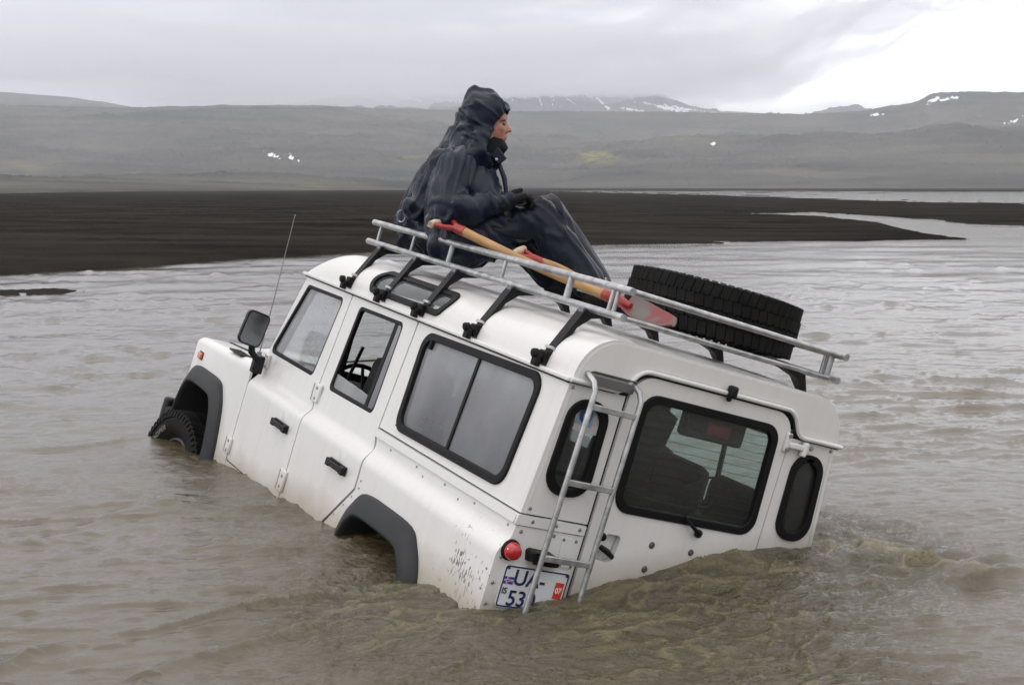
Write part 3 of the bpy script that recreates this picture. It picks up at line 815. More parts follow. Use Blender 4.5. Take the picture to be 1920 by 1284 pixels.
# ------------------------------------------------------------------ air: haze box
def volume_mat(name, col, dens, aniso=0.0):
    m = bpy.data.materials.new(name); m.use_nodes = True
    t = m.node_tree; t.nodes.clear()
    o = N(t, 'ShaderNodeOutputMaterial'); v = N(t, 'ShaderNodeVolumePrincipled')
    v.inputs['Color'].default_value = (*col, 1); v.inputs['Density'].default_value = dens; v.inputs['Anisotropy'].default_value = aniso
    L(t, v.outputs[0], o.inputs['Volume'])
    m.cycles.homogeneous_volume = True
    return m
HAZE = True
if HAZE:
    hz = MB().box((0, 3400, 699), (16000, 7800, 1404)).build('haze', volume_mat('thin_haze', (.90, .93, 1.0), .00020), None, 0)
    tag(hz, kind='stuff')

    # the cloud base resting on the mountain: its bottom climbs to the right, out of the view
    CX, CY = np.meshgrid(np.linspace(-7000, 2300, 100), np.linspace(2900, 6900, 50))
    up_ = sstep(-150, 1900, CX - .12 * (CY - 4500) + 260 * samp(T_H1, 4000., CX * .8, CY * .8))
    edge = sstep(2900, 4700, CY)
    BZ = 320 + 10 * samp(T_H2, 900., CX * .5, CY * .5) - 16 * samp(T_H1, 4000., CX + 900, CY) + 25 * (1 - edge) + 480 * up_ ** 1.2
    T = 14 + (16 + 170 * edge * (1 + .25 * samp(T_H1, 4000., CX, CY))) * (1 - up_) ** 1.3
    nv = CX.size; cid = np.arange(nv).reshape(CX.shape)
    qa, qb, qc, qd = cid[:-1, :-1].ravel(), cid[:-1, 1:].ravel(), cid[1:, 1:].ravel(), cid[1:, :-1].ravel()
    fb = [tuple(int(k) for k in f) for f in zip(qd, qc, qb, qa)]
    ft = [tuple(int(k) + nv for k in f) for f in zip(qa, qb, qc, qd)]
    ring = list(cid[0, :]) + list(cid[1:, -1]) + list(cid[-1, ::-1][1:]) + list(cid[::-1, 0][1:-1])
    fs = [(int(ring[k]), int(ring[(k + 1) % len(ring)]), int(ring[(k + 1) % len(ring)]) + nv, int(ring[k]) + nv) for k in range(len(ring))]
    co = MB().add(list(zip(CX.ravel(), CY.ravel(), BZ.ravel())) + list(zip(CX.ravel(), CY.ravel(), (BZ + T).ravel())), fb + ft + fs).build('low_cloud', volume_mat('low_cloud_vapour', (.95, .965, 1), .0022), None, 60)
    tag(co, kind='stuff')
# ------------------------------------------------------------------ the vehicle (own axes: x forward, y left, z up; rear face at x = 0)
VEH = empty('off_road_car', M_CAR, 'white long off-road station wagon stuck tail-down in the muddy river', 'car')
YT, YW, YG, ZG, ZW = .840, .7829, .7359, 1.8117, 1.2767
def prof(z):
    """half width of the body at height z: upright tub, tight shoulder, upper body leaning in"""
    up_ = YW + (YG - YW) * (z - ZW) / (ZG - ZW)
    if z <= 1.085: return YT
    if z < 1.185:
        t = (z - 1.085) / .10
        e_ = YW + (YG - YW) * (1.185 - ZW) / (ZG - ZW)
        s = 1 - math.sqrt(max(0, 1 - t * t)) if t < .72 else None
        k = .5 - .5 * math.cos(math.pi * t ** 1.25)
        return YT + (e_ - YT) * k
    return up_
SHOULDER = [1.075, 1.085, 1.1, 1.115, 1.13, 1.145, 1.16, 1.175, 1.19]
def side_map(s, out=0.0): return lambda u, v, d: (u, s * (prof(v) + out - d), v)
def rear_map(out=0.0): return lambda u, v, d: (d - out, u, v)
PW = [M_WHITE, M_INNER]

def window(parent, pts, r, fmap, gmat, seal=.030, proud=.009, divider=None, name='window', gdepth=.008, inner_pts=None):
    """rubber seal (child), glass panes inside it, optional sliding-pane divider"""
    ip = inset(pts, seal)
    outer = rpoly(inset(pts, -.004), r + .004, 6); inner = rpoly(ip, max(.01, r - seal * .6), 6)
    s = panel('window_seal', outer, [inner], fmap, proud + .022, M_RUBBER, parent, d0=-proud, bevel=.004)
    gp = rpoly(inset(pts, seal * .55), max(.012, r - seal * .3), 6)
    if gmat: panel('window_pane', gp, [], fmap, .004, gmat, s, d0=gdepth)
    return s

# ---- body side
def body_side(s):
    L_ = s > 0
    fm = side_map(s)
    # rear tub quarter with the wheel arch cut out
    cx = .92
    arch = [(cx - .455, .40), (cx - .40, .80), (cx - .215, .965), (cx + .215, .965), (cx + .40, .80), (cx + .455, .40)]
    outer = [(.012, .45), (cx - .455, .45)] + [p for p in rpoly(arch, [0, .06, .09, .09, .06, 0], 5) if p[1] > .45] + [(cx + .455, .45), (1.70, .45), (1.70, .56), (1.302, .965), (1.302, 1.10), (1.325, 1.205), (1.348, 1.226), (.012, 1.226)]
    q = panel('rear_quarter_panel', outer, [], fm, .016, PW, VEH, cutv=SHOULDER, bevel=.002)
    # capping bead along the waist
    panel('waist_capping', rpoly([(.004, 1.229), (1.352, 1.229), (1.352, 1.266), (.004, 1.266)], .006), [], side_map(s, .014), .03, M_WHITE, VEH, bevel=.010)
    rv = MB()
    for x in (.05, .33, .60, .88, 1.16): rv.ell((x, s * (prof(1.21) + .001), 1.208), (.006, .004, .006), seg=8, rings=6)
    for z in (1.02, .985, .93, .87, .80): rv.ell((1.295 + max(0, .98 - z) * 1.0 - .03, s * (YT + .001), z), (.006, .003, .006), seg=8, rings=6)
    for x, z in ((.030, 1.03), (.030, .95), (.030, .875), (.46, 1.185), (.80, 1.185)): rv.ell((x, s * (prof(z) + .001), z), (.006, .003, .006), seg=8, rings=6)
    rv.build('rivet', M_SCREW, q)
    # upper rear side with the big sliding window
    wpts = [(.170, 1.316), (1.205, 1.305), (1.245, 1.778), (.168, 1.793)]
    wp = [(.185, 1.318), (1.200, 1.306), (1.240, 1.776), (.170, 1.796)]
    u = panel('rear_side_panel', [(.012, 1.272), (1.352, 1.272), (1.352, 1.806), (.012, 1.806)], [rpoly(wp, .075, 6)], fm, .016, PW, VEH, bevel=.002)
    ws = window(u, wp, .075, fm, G_FOG if L_ else G_TEAL, seal=.031, proud=.011)
    panel('window_divider', [(.690, 1.335), (.712, 1.335), (.716, 1.772), (.694, 1.772)], [], side_map(s, -.001), .018, M_RUBBER, ws, bevel=.002)
    if L_:
        sl = MB()
        for k in range(6): sl.box((1.16 - .155 * k, s * (prof(1.325) + .0125), 1.3235 + .0012 * (5 - k) * 0), (.05, .002, .006))
        sl.build('drain_slot', M_GAP, ws)
        lt = MB().box((1.150, prof(1.735) + .004, 1.728), (.022, .016, .045)); lt.build('window_latch', M_RUBBER, ws, bevel=.003)
    # gap filler behind the shut lines
    g = MB()
    for x0, x1 in ((1.335, 1.375), (2.135, 2.20)):
        for z0, z1 in ((1.19, 1.5), (1.5, 1.80)):
            c0, c1 = prof(z0) - .020, prof(z1) - .020
            g.add([(x0, s * c0, z0), (x1, s * c0, z0), (x1, s * c1, z1), (x0, s * c1, z1)], [(0, 1, 2, 3)])
    g.box((2.14, s * .81, .82), (.06, .02, .52)); g.box((1.31, s * .81, 1.0), (.06, .02, .16)); g.box((2.15, s * .765, 1.15), (.07, .02, .2)); g.box((1.33, s * .765, 1.15), (.07, .02, .2))
    g.box((1.52, s * .81, .76), (.46, .02, .06), Matrix.Rotation(R(45), 3, 'Y'))
    g.box((2.55, s * .80, .632), (.9, .02, .03)); g.box((.68, s * .755, 1.268), (1.34, .03, .012))
    g.build('door_seal', M_GAP, VEH, 0)

    # ---- front and middle doors
    def door(name, outline, cutu, win, wr, gm, hx, hinges):
        d = panel(name, outline, [rpoly(win, wr, 6)], fm, .018, PW, VEH, cutv=SHOULDER, bevel=.003)
        w = window(d, win, wr, side_map(s, -.004), gm, seal=.020, proud=.002, gdepth=.010)
        h = MB()
        hz = 1.012
        y = YT
        h.box((hx, s * (y + .006), hz), (.205, .012, .046)); h.box((hx - .002, s * (y + .026), hz), (.15, .014, .030))
        h.box((hx - .085, s * (y + .018), hz - .001), (.04, .026, .040)); h.box((hx + .085, s * (y + .018), hz - .001), (.04, .026, .040))
        ho = h.build('door_handle', M_PLASTIC, d, bevel=.005)
        MB().lathe([(0, .0015), (.036, .0015), (.040, .0)], (hx - .012, s * y, hz + .050), (0, s, 0), 24).build('handle_recess', M_WHITE, ho)
        for (x, z, w_, h_) in hinges:
            hg = MB().box((x, s * (prof(z) + .008), z), (w_, .018, h_)).build('hinge', M_WHITE, d, bevel=.006)
            b_ = MB()
            for dz in (-.028, .028): b_.lathe([(0, .004), (.008, .004), (.010, .0)], (x - .008, s * (prof(z) + .017), z + dz), (0, s, 0), 10)
            b_.tube([(x + w_ * .42, s * (prof(z) + .012), z - h_ * .46), (x + w_ * .42, s * (prof(z) + .012), z + h_ * .46)], .008, 8)
            b_.build('hinge_bolt', M_SCREW, hg)
        return d, w
    # front door: leading edge follows the windscreen pillar above the waist
    fo = rpoly([(2.174, 1.802), (2.176, 1.25), (2.140, 1.16), (2.140, .45), (2.52, .45), (2.56, .642), (3.020, .642), (3.022, 1.25), (2.846, 1.802)], [.01, 0, .06, .01, 0, .02, .02, .03, .03], 4)
    fw = [(2.292, 1.318), (2.985, 1.318), (2.790, 1.766), (2.258, 1.772)]
    door('front_door', fo, (), fw, .035, G_HALF if L_ else G_CLEAR, 2.36, [(3.035, .722, .075, .095), (2.952, 1.262, .055, .085)] if L_ else [(3.035, .722, .075, .095)])
    ro = rpoly([(1.362, 1.802), (1.362, 1.235), (1.316, 1.15), (1.316, .97), (1.72, .565), (1.72, .45), (2.130, .45), (2.130, 1.16), (2.164, 1.25), (2.164, 1.802)], [.01, 0, .06, .02, 0, 0, .01, .06, 0, .01], 4)
    rw = [(1.470, 1.306), (2.045, 1.302), (2.035, 1.766), (1.492, 1.772)]
    d, w = door('middle_door', ro, (), rw, .035, None if L_ else G_CLEAR, 1.54, [(2.142, 1.258, .088, .100), (2.140, .765, .080, .115)])
    # half-open sliding pane: channel post, lower pane edge
    panel('window_channel', [(1.560, 1.315), (1.598, 1.315), (1.592, 1.762), (1.556, 1.762)], [], side_map(s, -.004), .022, M_RUBBER, w, bevel=.003)
    panel('window_pane', [(1.60, 1.315), (2.03, 1.315), (2.03, 1.395), (1.60, 1.375)], [], side_map(s, -.012), .004, G_HALF, w)
    panel('window_pane', [(1.482, 1.315), (1.556, 1.315), (1.552, 1.762), (1.496, 1.762)], [], side_map(s, -.006), .004, G_FOG, w)
    # sill under the doors
    MB().box((2.55, s * (YT - .012), .56), (.96, .02, .145)).build('sill', M_WHITE, VEH, bevel=.004)
    # drip rail along the roof edge
    panel('drip_rail', [(-.012, 1.8095), (2.885, 1.8095), (2.885, 1.8275), (-.012, 1.8275)], [], lambda a, b, dd: (a, s * (.757 - dd), b), .030, M_WHITE, VEH, bevel=.005)
    MB().box((1.44, s * .728, 1.806), (2.86, .03, .007)).build('rail_gap', M_GAP, VEH, 0)

body_side(1); body_side(-1)

# ---- wheel arch flares
def flare(s, cx, dz):
    root = [(-.50, .40), (-.47, .62), (-.405, .825), (-.335, .925), (-.245, .985), (.0, .995), (.245, .985), (.335, .925), (.405, .825), (.47, .62), (.50, .40)]
    lip = [(-.400, .40), (-.385, .60), (-.330, .775), (-.275, .850), (-.205, .888), (.0, .895), (.205, .888), (.275, .850), (.330, .775), (.385, .60), (.400, .40)]
    def dens(p):
        q = [Vector(a) for a in p]; out = []
        for i in range(len(q) - 1):
            p0 = q[max(i - 1, 0)]; p1 = q[i]; p2 = q[i + 1]; p3 = q[min(i + 2, len(q) - 1)]
            for k in range(4):
                t = k / 4
                out.append(.5 * ((2 * p1) + (-p0 + p2) * t + (2 * p0 - 5 * p1 + 4 * p2 - p3) * t * t + (-p0 + 3 * p1 - 3 * p2 + p3) * t ** 3))
        return out + [q[-1]]
    a, b = dens(root), dens(lip)
    rows = []
    for (f, y) in ((0, YT - .004), (0.0, YT + .010), (.12, YT + .022), (.55, YT + .042), (.93, YT + .055), (1.0, YT + .055), (1.03, YT + .047), (1.03, YT - .02)):
        rows.append([(cx + p.lerp(q_, min(f, 1)).x * (1 if f <= 1 else .985), s * y, p.lerp(q_, min(f, 1)).y - (0 if f <= 1 else .008) + dz) for p, q_ in zip(a, b)])
    n = len(rows[0]); V = [v for r_ in rows for v in r_]
    F = [(i * n + j, i * n + j + 1, (i + 1) * n + j + 1, (i + 1) * n + j) for i in range(len(rows) - 1) for j in range(n - 1)]
    if s < 0: F = [tuple(reversed(f)) for f in F]
    mesh_obj('wheel_arch_flare', V, F, M_FLARE, VEH, 50)
    # dark liner of the wheel well
    rows = []
    for y in (YT + .03, .45):
        rows.append([(cx + q_.x * .97, s * y, q_.y - .004 + dz) for q_ in b])
    V = rows[0] + rows[1] + [(cx, s * .45, .5)]
    F = [(j, j + 1, n + j + 1, n + j) for j in range(n - 1)] + [(n + j, n + j + 1, 2 * n) for j in range(n - 1)]
    mesh_obj('wheel_well_liner', V, F, M_GAP, VEH, 0)
for s in (1, -1):
    flare(s, .92, 0.0); flare(s, 3.714, .030)

# ---- front wings, bonnet, nose
def wing(s):
    zt = lambda x: 1.232 - .050 * (x - 3.03) / 1.15
    cxw = 3.714; dz = .03
    R0 = .055
    def fm(u, v, d):
        # v: arc length from z=.45 upwards, round the shoulder, then inwards
        z0 = zt(u) - R0; a1 = z0 - .45; q = R0 * math.pi / 2
        if v <= a1: y, z, ny, nz = YT, .45 + v, 1, 0
        elif v <= a1 + q:
            t = (v - a1) / R0; y, z, ny, nz = YT - R0 + R0 * math.cos(t), z0 + R0 * math.sin(t), math.cos(t), math.sin(t)
        else: y, z, ny, nz = YT - R0 - (v - a1 - q), z0 + R0, 0, 1
        y -= ny * d; z -= nz * d
        x = u
        if u > 4.10:                                     # front edge rolled inwards
            t = min(1, (u - 4.10) / .085); f_ = 1 - math.sqrt(max(0, 1 - t * t))
            if nz > 0: z -= f_ * .07 * nz
            y -= f_ * .06 * (1 if v < a1 + q else .3)
        return (x, s * y, z)
    arch = [(cxw - .455, .40), (cxw - .40, .80 + dz), (cxw - .215, .965 + dz), (cxw + .215, .965 + dz), (cxw + .39, .80 + dz)]
    ar = [p for p in rpoly(arch, [0, .06, .09, .09, 0], 5) if p[1] > .45]
    vtop = (1.232 - R0 - .45) + R0 * math.pi / 2 + .175
    outer = [(3.030, 0), (cxw - .455, 0)] + [(p[0], p[1] - .45) for p in ar] + [(4.185, .36), (4.185, vtop), (3.030, vtop)]
    cutv = [.70 + .012 * k for k in range(14)]
    w = panel('front_wing', outer, [], fm, .014, [M_WHITE, M_GAP], VEH, cutu=[3.2, 3.4, 3.6, 3.8, 4.0, 4.10, 4.115, 4.13, 4.15, 4.165, 4.175, 4.181], cutv=cutv, bevel=.002)
    # nose plate closing the wing, lamp on its flank, air slot on top
    MB().box((4.15, s * .70, .98), (.03, .16, .30)).build('wing_front', M_WHITE, w, bevel=.01)
    il = MB().box((3.963, s * (YT + .008), 1.080), (.066, .022, .040)).build('indicator_lamp', M_AMBER, w, bevel=.008)
    MB().box((3.963, s * (YT + .001), 1.080), (.078, .006, .052)).build('lamp_base', M_RUBBER, il, bevel=.002)
    v = MB().box((3.40, s * .795, zt(3.4) + .004), (.22, .075, .012)).build('air_intake', M_PLASTIC, w, bevel=.003)
    sl = MB()
    for k in range(5): sl.box((3.32 + .04 * k, s * .795, zt(3.4) + .0105), (.012, .06, .003))
    sl.build('intake_slat', M_GAP, v)
wing(1); wing(-1)
bn = MB()
nx_, ny_ = 20, 24
vs_, fs_ = [], []
for i in range(nx_ + 1):
    x = 3.08 + 1.09 * i / nx_
    for j in range(ny_ + 1):
        y = -.63 + 1.26 * j / ny_
        c = 1 - abs(y) / .63
        z = 1.246 - .055 * (x - 3.08) / 1.09 + .035 * min(1, max(0, (abs(y) < .40) * (1 - 0 * c)) * min(1, (.40 - abs(y)) / .06 if abs(y) < .40 else 0)) * min(1, (4.17 - x) / .12)
        f_ = max(0, (x - 4.09) / .08); z -= (1 - math.sqrt(max(0, 1 - min(1, f_) ** 2))) * .06
        vs_.append((x, y, z))
for i in range(nx_):
    for j in range(ny_):
        a = i * (ny_ + 1) + j
        fs_.append((a, a + ny_ + 1, a + ny_ + 2, a + 1))
mesh_obj('bonnet', vs_, fs_, M_WHITE, VEH, 50)
fp = MB().box((4.155, 0, .93), (.05, 1.25, .46)).build('grille_panel', M_PLASTIC, VEH, bevel=.01)
sl = MB()
for k in range(7): sl.box((4.182, 0, .78 + .05 * k), (.008, .62, .022))
sl.build('grille_slat', M_PLASTIC, fp, bevel=.003)
for s in (1, -1):
    MB().lathe([(0, .03), (.05, .026), (.085, .012), (.092, 0)], (4.18, s * .56, .98), (1, 0, 0), 24).build('headlamp', G_CLEAR, fp)
bp_ = MB().box((4.28, 0, .60), (.16, 1.76, .13)).build('front_bumper', M_PLASTIC, VEH, bevel=.02)
for s in (1, -1): MB().box((4.30, s * .835, .635), (.08, .10, .16)).build('bumper_end_cap', M_PLASTIC, bp_, bevel=.02)
# scuttle and bulkhead posts, windscreen
def ws_map(u, v, d):
    y, z = u, 1.25 + v * .556
    return (3.070 - .236 * v - d * .92, y * (1 - .05 * v), z - d * .38 + d * 0)
wf = [(-.75, 0), (.75, 0), (.75, 1), (-.75, 1)]; wh = [(-.69, .11), (.69, .11), (.69, .90), (-.69, .90)]
wsf = panel('windscreen_frame', wf, [rpoly(wh, .05, 5)], ws_map, .03, [M_WHITE, M_INNER], VEH, bevel=.004)
panel('windscreen_pane', rpoly([(-.70, .10), (.70, .10), (.70, .91), (-.70, .91)], .05, 5), [], ws_map, .005, G_CLEAR, wsf, d0=.010)
MB().box((3.06, 0, 1.225), (.12, 1.55, .05)).build('scuttle', M_WHITE, VEH, bevel=.008)
wp_ = MB()
for y0, y1 in ((.55, -.05), (-.08, -.60)):
    a = Vector(ws_map(y0, .02, -.015)); b = Vector(ws_map(y1, .35, -.018)); wp_.tube([a, b], .006, 6)
wp_.build('windscreen_wiper', M_RUBBER, wsf)

# ---- roof: one skin from drip rail to drip rail with the two skylight holes each side
RY, RZ, YC, ZC = .186, .188, .545, 1.825
QA = .187 * math.pi / 2
def roof_map(out=0.0):
    def fm(u, v, d):
        a = abs(v)
        # v = 0 on the crown, positive to the left
        if a <= YC: y, z, ny, nz = a, ZC + RZ, 0.0, 1.0
        else:
            t = math.pi / 2 - (a - YC) / .187
            y, z, ny, nz = YC + RY * math.cos(t), ZC + RZ * math.sin(t), math.cos(t), math.sin(t)
        cr = .020 * (1 - min(1, (a / YC)) ** 2) * min(1, max(0, u) / .18) if a < YC else 0
        rib = .010 * (.5 + .5 * math.cos(math.pi * min(1, abs(a - .44) / .035))) * (1 if .10 < u < 2.55 else 0)
        z += cr + rib
        y += ny * (out - d); z += nz * (out - d)
        k = 1.0
        if u > 2.50:
            t = (u - 2.50) / .385
            k = math.sqrt(max(0.0, 1 - t ** 2.2)) * .93 + .07
        z = ZG + .010 + (z - ZG - .010) * k
        return (u, (y if v >= 0 else -y), z)
    return fm
sky_hole = []
def alp(sg):
    p = [(1.12, .030), (2.035, .030), (2.050, .165), (1.22, .185)]
    p = [(1.205, .035), (1.98, .030), (2.045, .10), (1.95, .178), (1.115, .182)]
    return [(a, sg * (YC + QA - b)) for a, b in p]
vt = YC + QA
roof_out = [(-.004, -vt), (2.885, -vt), (2.885, vt), (-.004, vt)]
acut = [s * (YC + QA * k / 12) for k in range(12) for s in (1, -1)] + [s * v for v in (.38, .405, .42, .44, .46, .475, .5, .25, .12) for s in (1, -1)] + [0]
ucut = [.005, .05, .12, .3, .6, .9, 2.3, 2.5, 2.56, 2.62, 2.68, 2.73, 2.77, 2.81, 2.84, 2.86, 2.875]
holes = [rpoly(inset(alp(1), .0), [.055, .05, .05, .05, .055], 5), rpoly(alp(-1), [.055, .05, .05, .05, .055], 5)]
roof = panel('roof', roof_out, holes, roof_map(), .012, PW, VEH, cutu=ucut, cutv=acut, smooth=40)
for sg in (1, -1):
    p = alp(sg); ip = inset(p, .026)
    sl = panel('skylight_seal', rpoly(inset(p, -.005), [.06, .055, .055, .055, .06], 5), [rpoly(ip, [.035, .035, .035, .035, .035], 5)], roof_map(), .03, M_RUBBER, roof, cutv=acut, d0=-.010, bevel=.003)
    panel('skylight_pane', rpoly(inset(p, .014), [.04, .04, .04, .04, .04], 5), [], roof_map(), .004, G_TEAL, sl, cutv=acut, d0=.004)

# ---- tail: roof end, corner panels, rear door
def arcpts(cy, cz, ry, rz, t0, t1, n):
    return [(cy + ry * math.cos(t0 + (t1 - t0) * k / n), cz + rz * math.sin(t0 + (t1 - t0) * k / n)) for k in range(n + 1)]
bead = rpoly([(.745, 1.820), (.500, 1.820), (.425, 1.924), (-.425, 1.924), (-.492, 1.820), (-.757, 1.820)], [0, .055, .085, .085, .055, 0], 7)
ro_ = [(.735, 1.822)] + arcpts(YC, ZC, RY + .002, RZ + .002, 0, math.pi / 2, 12)[1:] + arcpts(-YC, ZC, RY + .002, RZ + .002, math.pi / 2, math.pi, 12)[:-1] + [(-.735, 1.822)] + list(reversed(bead[1:-1]))
re_ = panel('roof_end', ro_, [], rear_map(.008), .02, PW, VEH, bevel=.003)
panel('roof_end_face', [(a * .975, 1.822 + (b - 1.822) * .95) if b > 1.822 else (a, b) for a, b in [(.728, 1.828)] + ro_[1:26] + [(-.728, 1.828)]] + [(p[0], p[1] + .012) for p in reversed(bead[1:-1])], [], rear_map(.0105), .004, M_WHITE, re_, bevel=.002)
MB().tube([(-.016, p[0], p[1]) for p in bead], .0105, 10).build('rain_bead', M_WHITE, VEH, 60)
MB().tube([(.004, p[0], p[1] - .012) for p in bead], .006, 6).build('bead_gap', M_GAP, VEH, 0)
def corner(s):
    off = 0 if s > 0 else -.012
    gy = s * .4585
    # upper corner panel with the tall narrow window
    wp = [(s * .505, 1.372), (s * .722, 1.368), (s * .702, 1.756), (s * .512, 1.756)] if s > 0 else [(s * .524, 1.368), (s * .728, 1.366), (s * .694, 1.752), (s * .512, 1.748)]
    pts = [(gy, 1.272), (s * (prof(1.272) - .001), 1.272), (s * (prof(1.806) - .001), 1.806), (gy, 1.806)]
    u = panel('rear_corner_panel', pts, [rpoly(wp, .085, 7)], rear_map(), .018, PW, VEH, bevel=.002)
    window(u, wp, .085, rear_map(), G_TINT, seal=.030, proud=.010)
    zz = [.45, 1.085, 1.1, 1.115, 1.13, 1.145, 1.16, 1.175, 1.19, 1.222]
    lo = panel('rear_lower_panel', [(gy, .45)] + [(s * (prof(z) - .001), z) for z in zz] + [(gy, 1.222)], [], rear_map(), .018, PW, VEH, bevel=.002)
    cap_ = panel('corner_capping', rpoly([(s * .463, 1.226), (s * .7965, 1.226), (s * .792, 1.266), (s * .463, 1.266)], .004), [], rear_map(.007), .02, M_WHITE, VEH, bevel=.003)
    rv = MB()
    for y, z in ((.72, 1.247), (.607, 1.247), (.492, 1.247), (.755, 1.200), (.772, 1.79), (.745, 1.295), (.81, 1.09), (.815, .985), (.82, .90), (.60, 1.205)):
        if z > 1.5: y = .715
        rv.lathe([(0, .004), (.0065, .003), (.008, 0)], (-.001 if not 1.22 < z < 1.27 else -.007, s * y, z), (-1, 0, 0), 10)
    rv.build('panel_screw', M_SCREW, lo)
    # vertical seam of the corner folding
    MB().box((-.0012, s * .7385, 1.52), (.003, .003, .50), Matrix.Rotation(R(s * 5), 3, 'X')).build('panel_seam', M_WHITE, u, 0)
    if s > 0:
        pl = panel('access_plate', rpoly([(.560, 1.205), (.480, 1.205), (.472, 1.085), (.545, 1.085)], .004), [], rear_map(.003), .006, M_WHITE, lo, bevel=.001)
        sc = MB()
        for y, z in ((.55, 1.198), (.49, 1.198), (.482, 1.094), (.536, 1.094)): sc.lathe([(0, .004), (.006, .003), (.007, 0)], (-.003, y, z), (-1, 0, 0), 10)
        sc.build('plate_screw', M_SCREW, pl)
    # round lamps
    tl = MB().lathe([(0, .044), (.015, .043), (.027, .037), (.034, .024), (.036, .006), (.036, 0)], (-.006, s * .779, 1.123), (-1, 0, 0), 28).build('tail_lamp', M_RED, lo, 40)
    MB().lathe([(.036, .012), (.041, .010), (.043, 0)], (-.001, s * .779, 1.123), (-1, 0, 0), 28).build('lamp_rim', M_RUBBER, tl, 40)
    return lo
lo_l = corner(1); corner(-1)
g = MB().box((.022, .452, 1.2), (.02, .04, 1.25)); g.box((.022, -.4585, 1.2), (.02, .03, 1.25)); g.box((.022, 0, 1.9), (.02, .9, .09))
g.build('door_seal', M_GAP, VEH, 0)
wd = [(.366, 1.350), (-.400, 1.352), (-.380, 1.840), (.372, 1.838)]
lockh = rpoly([(.384, 1.140), (.292, 1.132), (.276, 1.252), (.350, 1.252)], [.02, .03, .02, .01], 5)
rd = panel('rear_door', rpoly([(.4435, .62), (.4435, 1.905), (-.4500, 1.905), (-.4500, .62)], [.01, .105, .105, .01], 8), [rpoly(wd, .075, 7), lockh], rear_map(.004), .03, PW, VEH, bevel=.004)
wsn = window(rd, wd, .075, rear_map(.004), G_TINT, seal=.031, proud=.008)
MB().box((.034, .33, 1.19), (.006, .14, .16)).build('lock_recess', M_WHITE, rd)
hd = MB().box((.012, .335, 1.183), (.03, .012, .012)); hd.tube([(.0, .372, 1.196), (-.004, .33, 1.180), (.0, .290, 1.158)], [.011, .014, .010], 8)
hd.build('door_handle', M_PLASTIC, rd, bevel=.002)
MB().lathe([(0, .012), (.010, .012), (.016, .008), (.018, 0)], (-.003, .372, 1.236), (-1, 0, 0), 16).build('lock_cylinder', M_RUBBER, rd)
sc = MB()
for y, z in ((.114, 1.237), (.115, 1.133), (-.254, 1.237), (-.10, 1.235), (.30, 1.02), (-.254, 1.133)): sc.lathe([(0, .008), (.010, .007), (.014, .003), (.015, 0)], (-.004, y, z), (-1, 0, 0), 14)
sc.build('carrier_bolt', mat('dark_bolt', (.10, .095, .09), .5, .5), rd)
# heater wires in the rear glass
hw = MB()
for k in range(11): hw.tube([(.003, .335, 1.42 + .036 * k), (.003, -.352, 1.42 + .036 * k)], .0011, 4)
hw.build('heater_wire', M_WIRE, wsn, 0)
# wiper, cable, hinge, washer jet, high brake lamp
wi = MB().tube([(-.016, -.098, 1.318), (-.028, -.090, 1.328)], .017, 10); wi.tube([(-.030, -.094, 1.322), (-.033, -.04, 1.352), (-.026, .01, 1.385)], [.010, .008, .005], 8)
wi.build('rear_wiper', M_RUBBER, rd)
cb = MB(); pts = [Vector((.03, .33, 1.44)), Vector((.04, .12, 1.41)), Vector((.05, -.05, 1.405)), Vector((.05, -.16, 1.43)), Vector((.05, -.20, 1.50)), Vector((.05, -.17, 1.56)), Vector((.05, -.10, 1.55)), Vector((.05, .0, 1.49))]
cb.tube(pts, .005, 6); cb.build('wiper_cable', M_RUBBER, rd)
for z in (1.785, 1.20):
    hn = MB().box((-.012, -.437, z), (.018, .030, .085)); hn.box((-.020, -.485, z - .008), (.024, .085, .026)); hn.tube([(-.020, -.535, z - .045), (-.020, -.540, z + .018)], .016, 10)
    hn.box((-.012, -.548, z - .012), (.016, .045, .03))
    h_ = hn.build('door_hinge', M_WHITE, rd, bevel=.006)
    bb = MB()
    for yy, dz in ((-.437, .03), (-.437, -.03), (-.575, -.002)): bb.lathe([(0, .007), (.009, .006), (.011, 0)], (-.02, yy, z + dz), (-1, 0, 0), 10)
    bb.build('hinge_bolt', M_SCREW, h_)
MB().box((-.030, -.040, 1.934), (.04, .036, .052)).box((-.022, -.040, 1.905), (.02, .024, .03)).build('washer_jet', M_PLASTIC, VEH, bevel=.010)
bl = MB().box((.065, -.075, 1.760), (.06, .33, .115)).build('brake_lamp_housing', M_INNER, rd, bevel=.015)
MB().box((.033, -.085, 1.758), (.006, .13, .05)).build('brake_lamp', M_BRAKE, bl, bevel=.002)
# stickers inside the left corner window
stk = MB().box((.0072, .585, 1.680), (.0006, .140, .105), Matrix.Rotation(R(2), 3, 'X')).build('window_sticker', M_PAPER, VEH, 0)
MB().box((.0066, .612, 1.695), (.0006, .078, .080), Matrix.Rotation(R(6), 3, 'X')).build('sticker_square', M_PALEBLUE, stk, 0)
MB().lathe([(0, .0), (.031, .0)], (.0060, .612, 1.694), (-1, 0, 0), 28).build('sticker_disc', M_DEEPBLUE, stk, 0)
MB().lathe([(.012, .0), (.019, .0)], (.0056, .606, 1.690), (-1, 0, 0), 24).lathe([(0, 0), (.006, 0)], (.0056, .606, 1.690), (-1, 0, 0), 12).build('sticker_emblem', M_PALEBLUE, stk, 0)

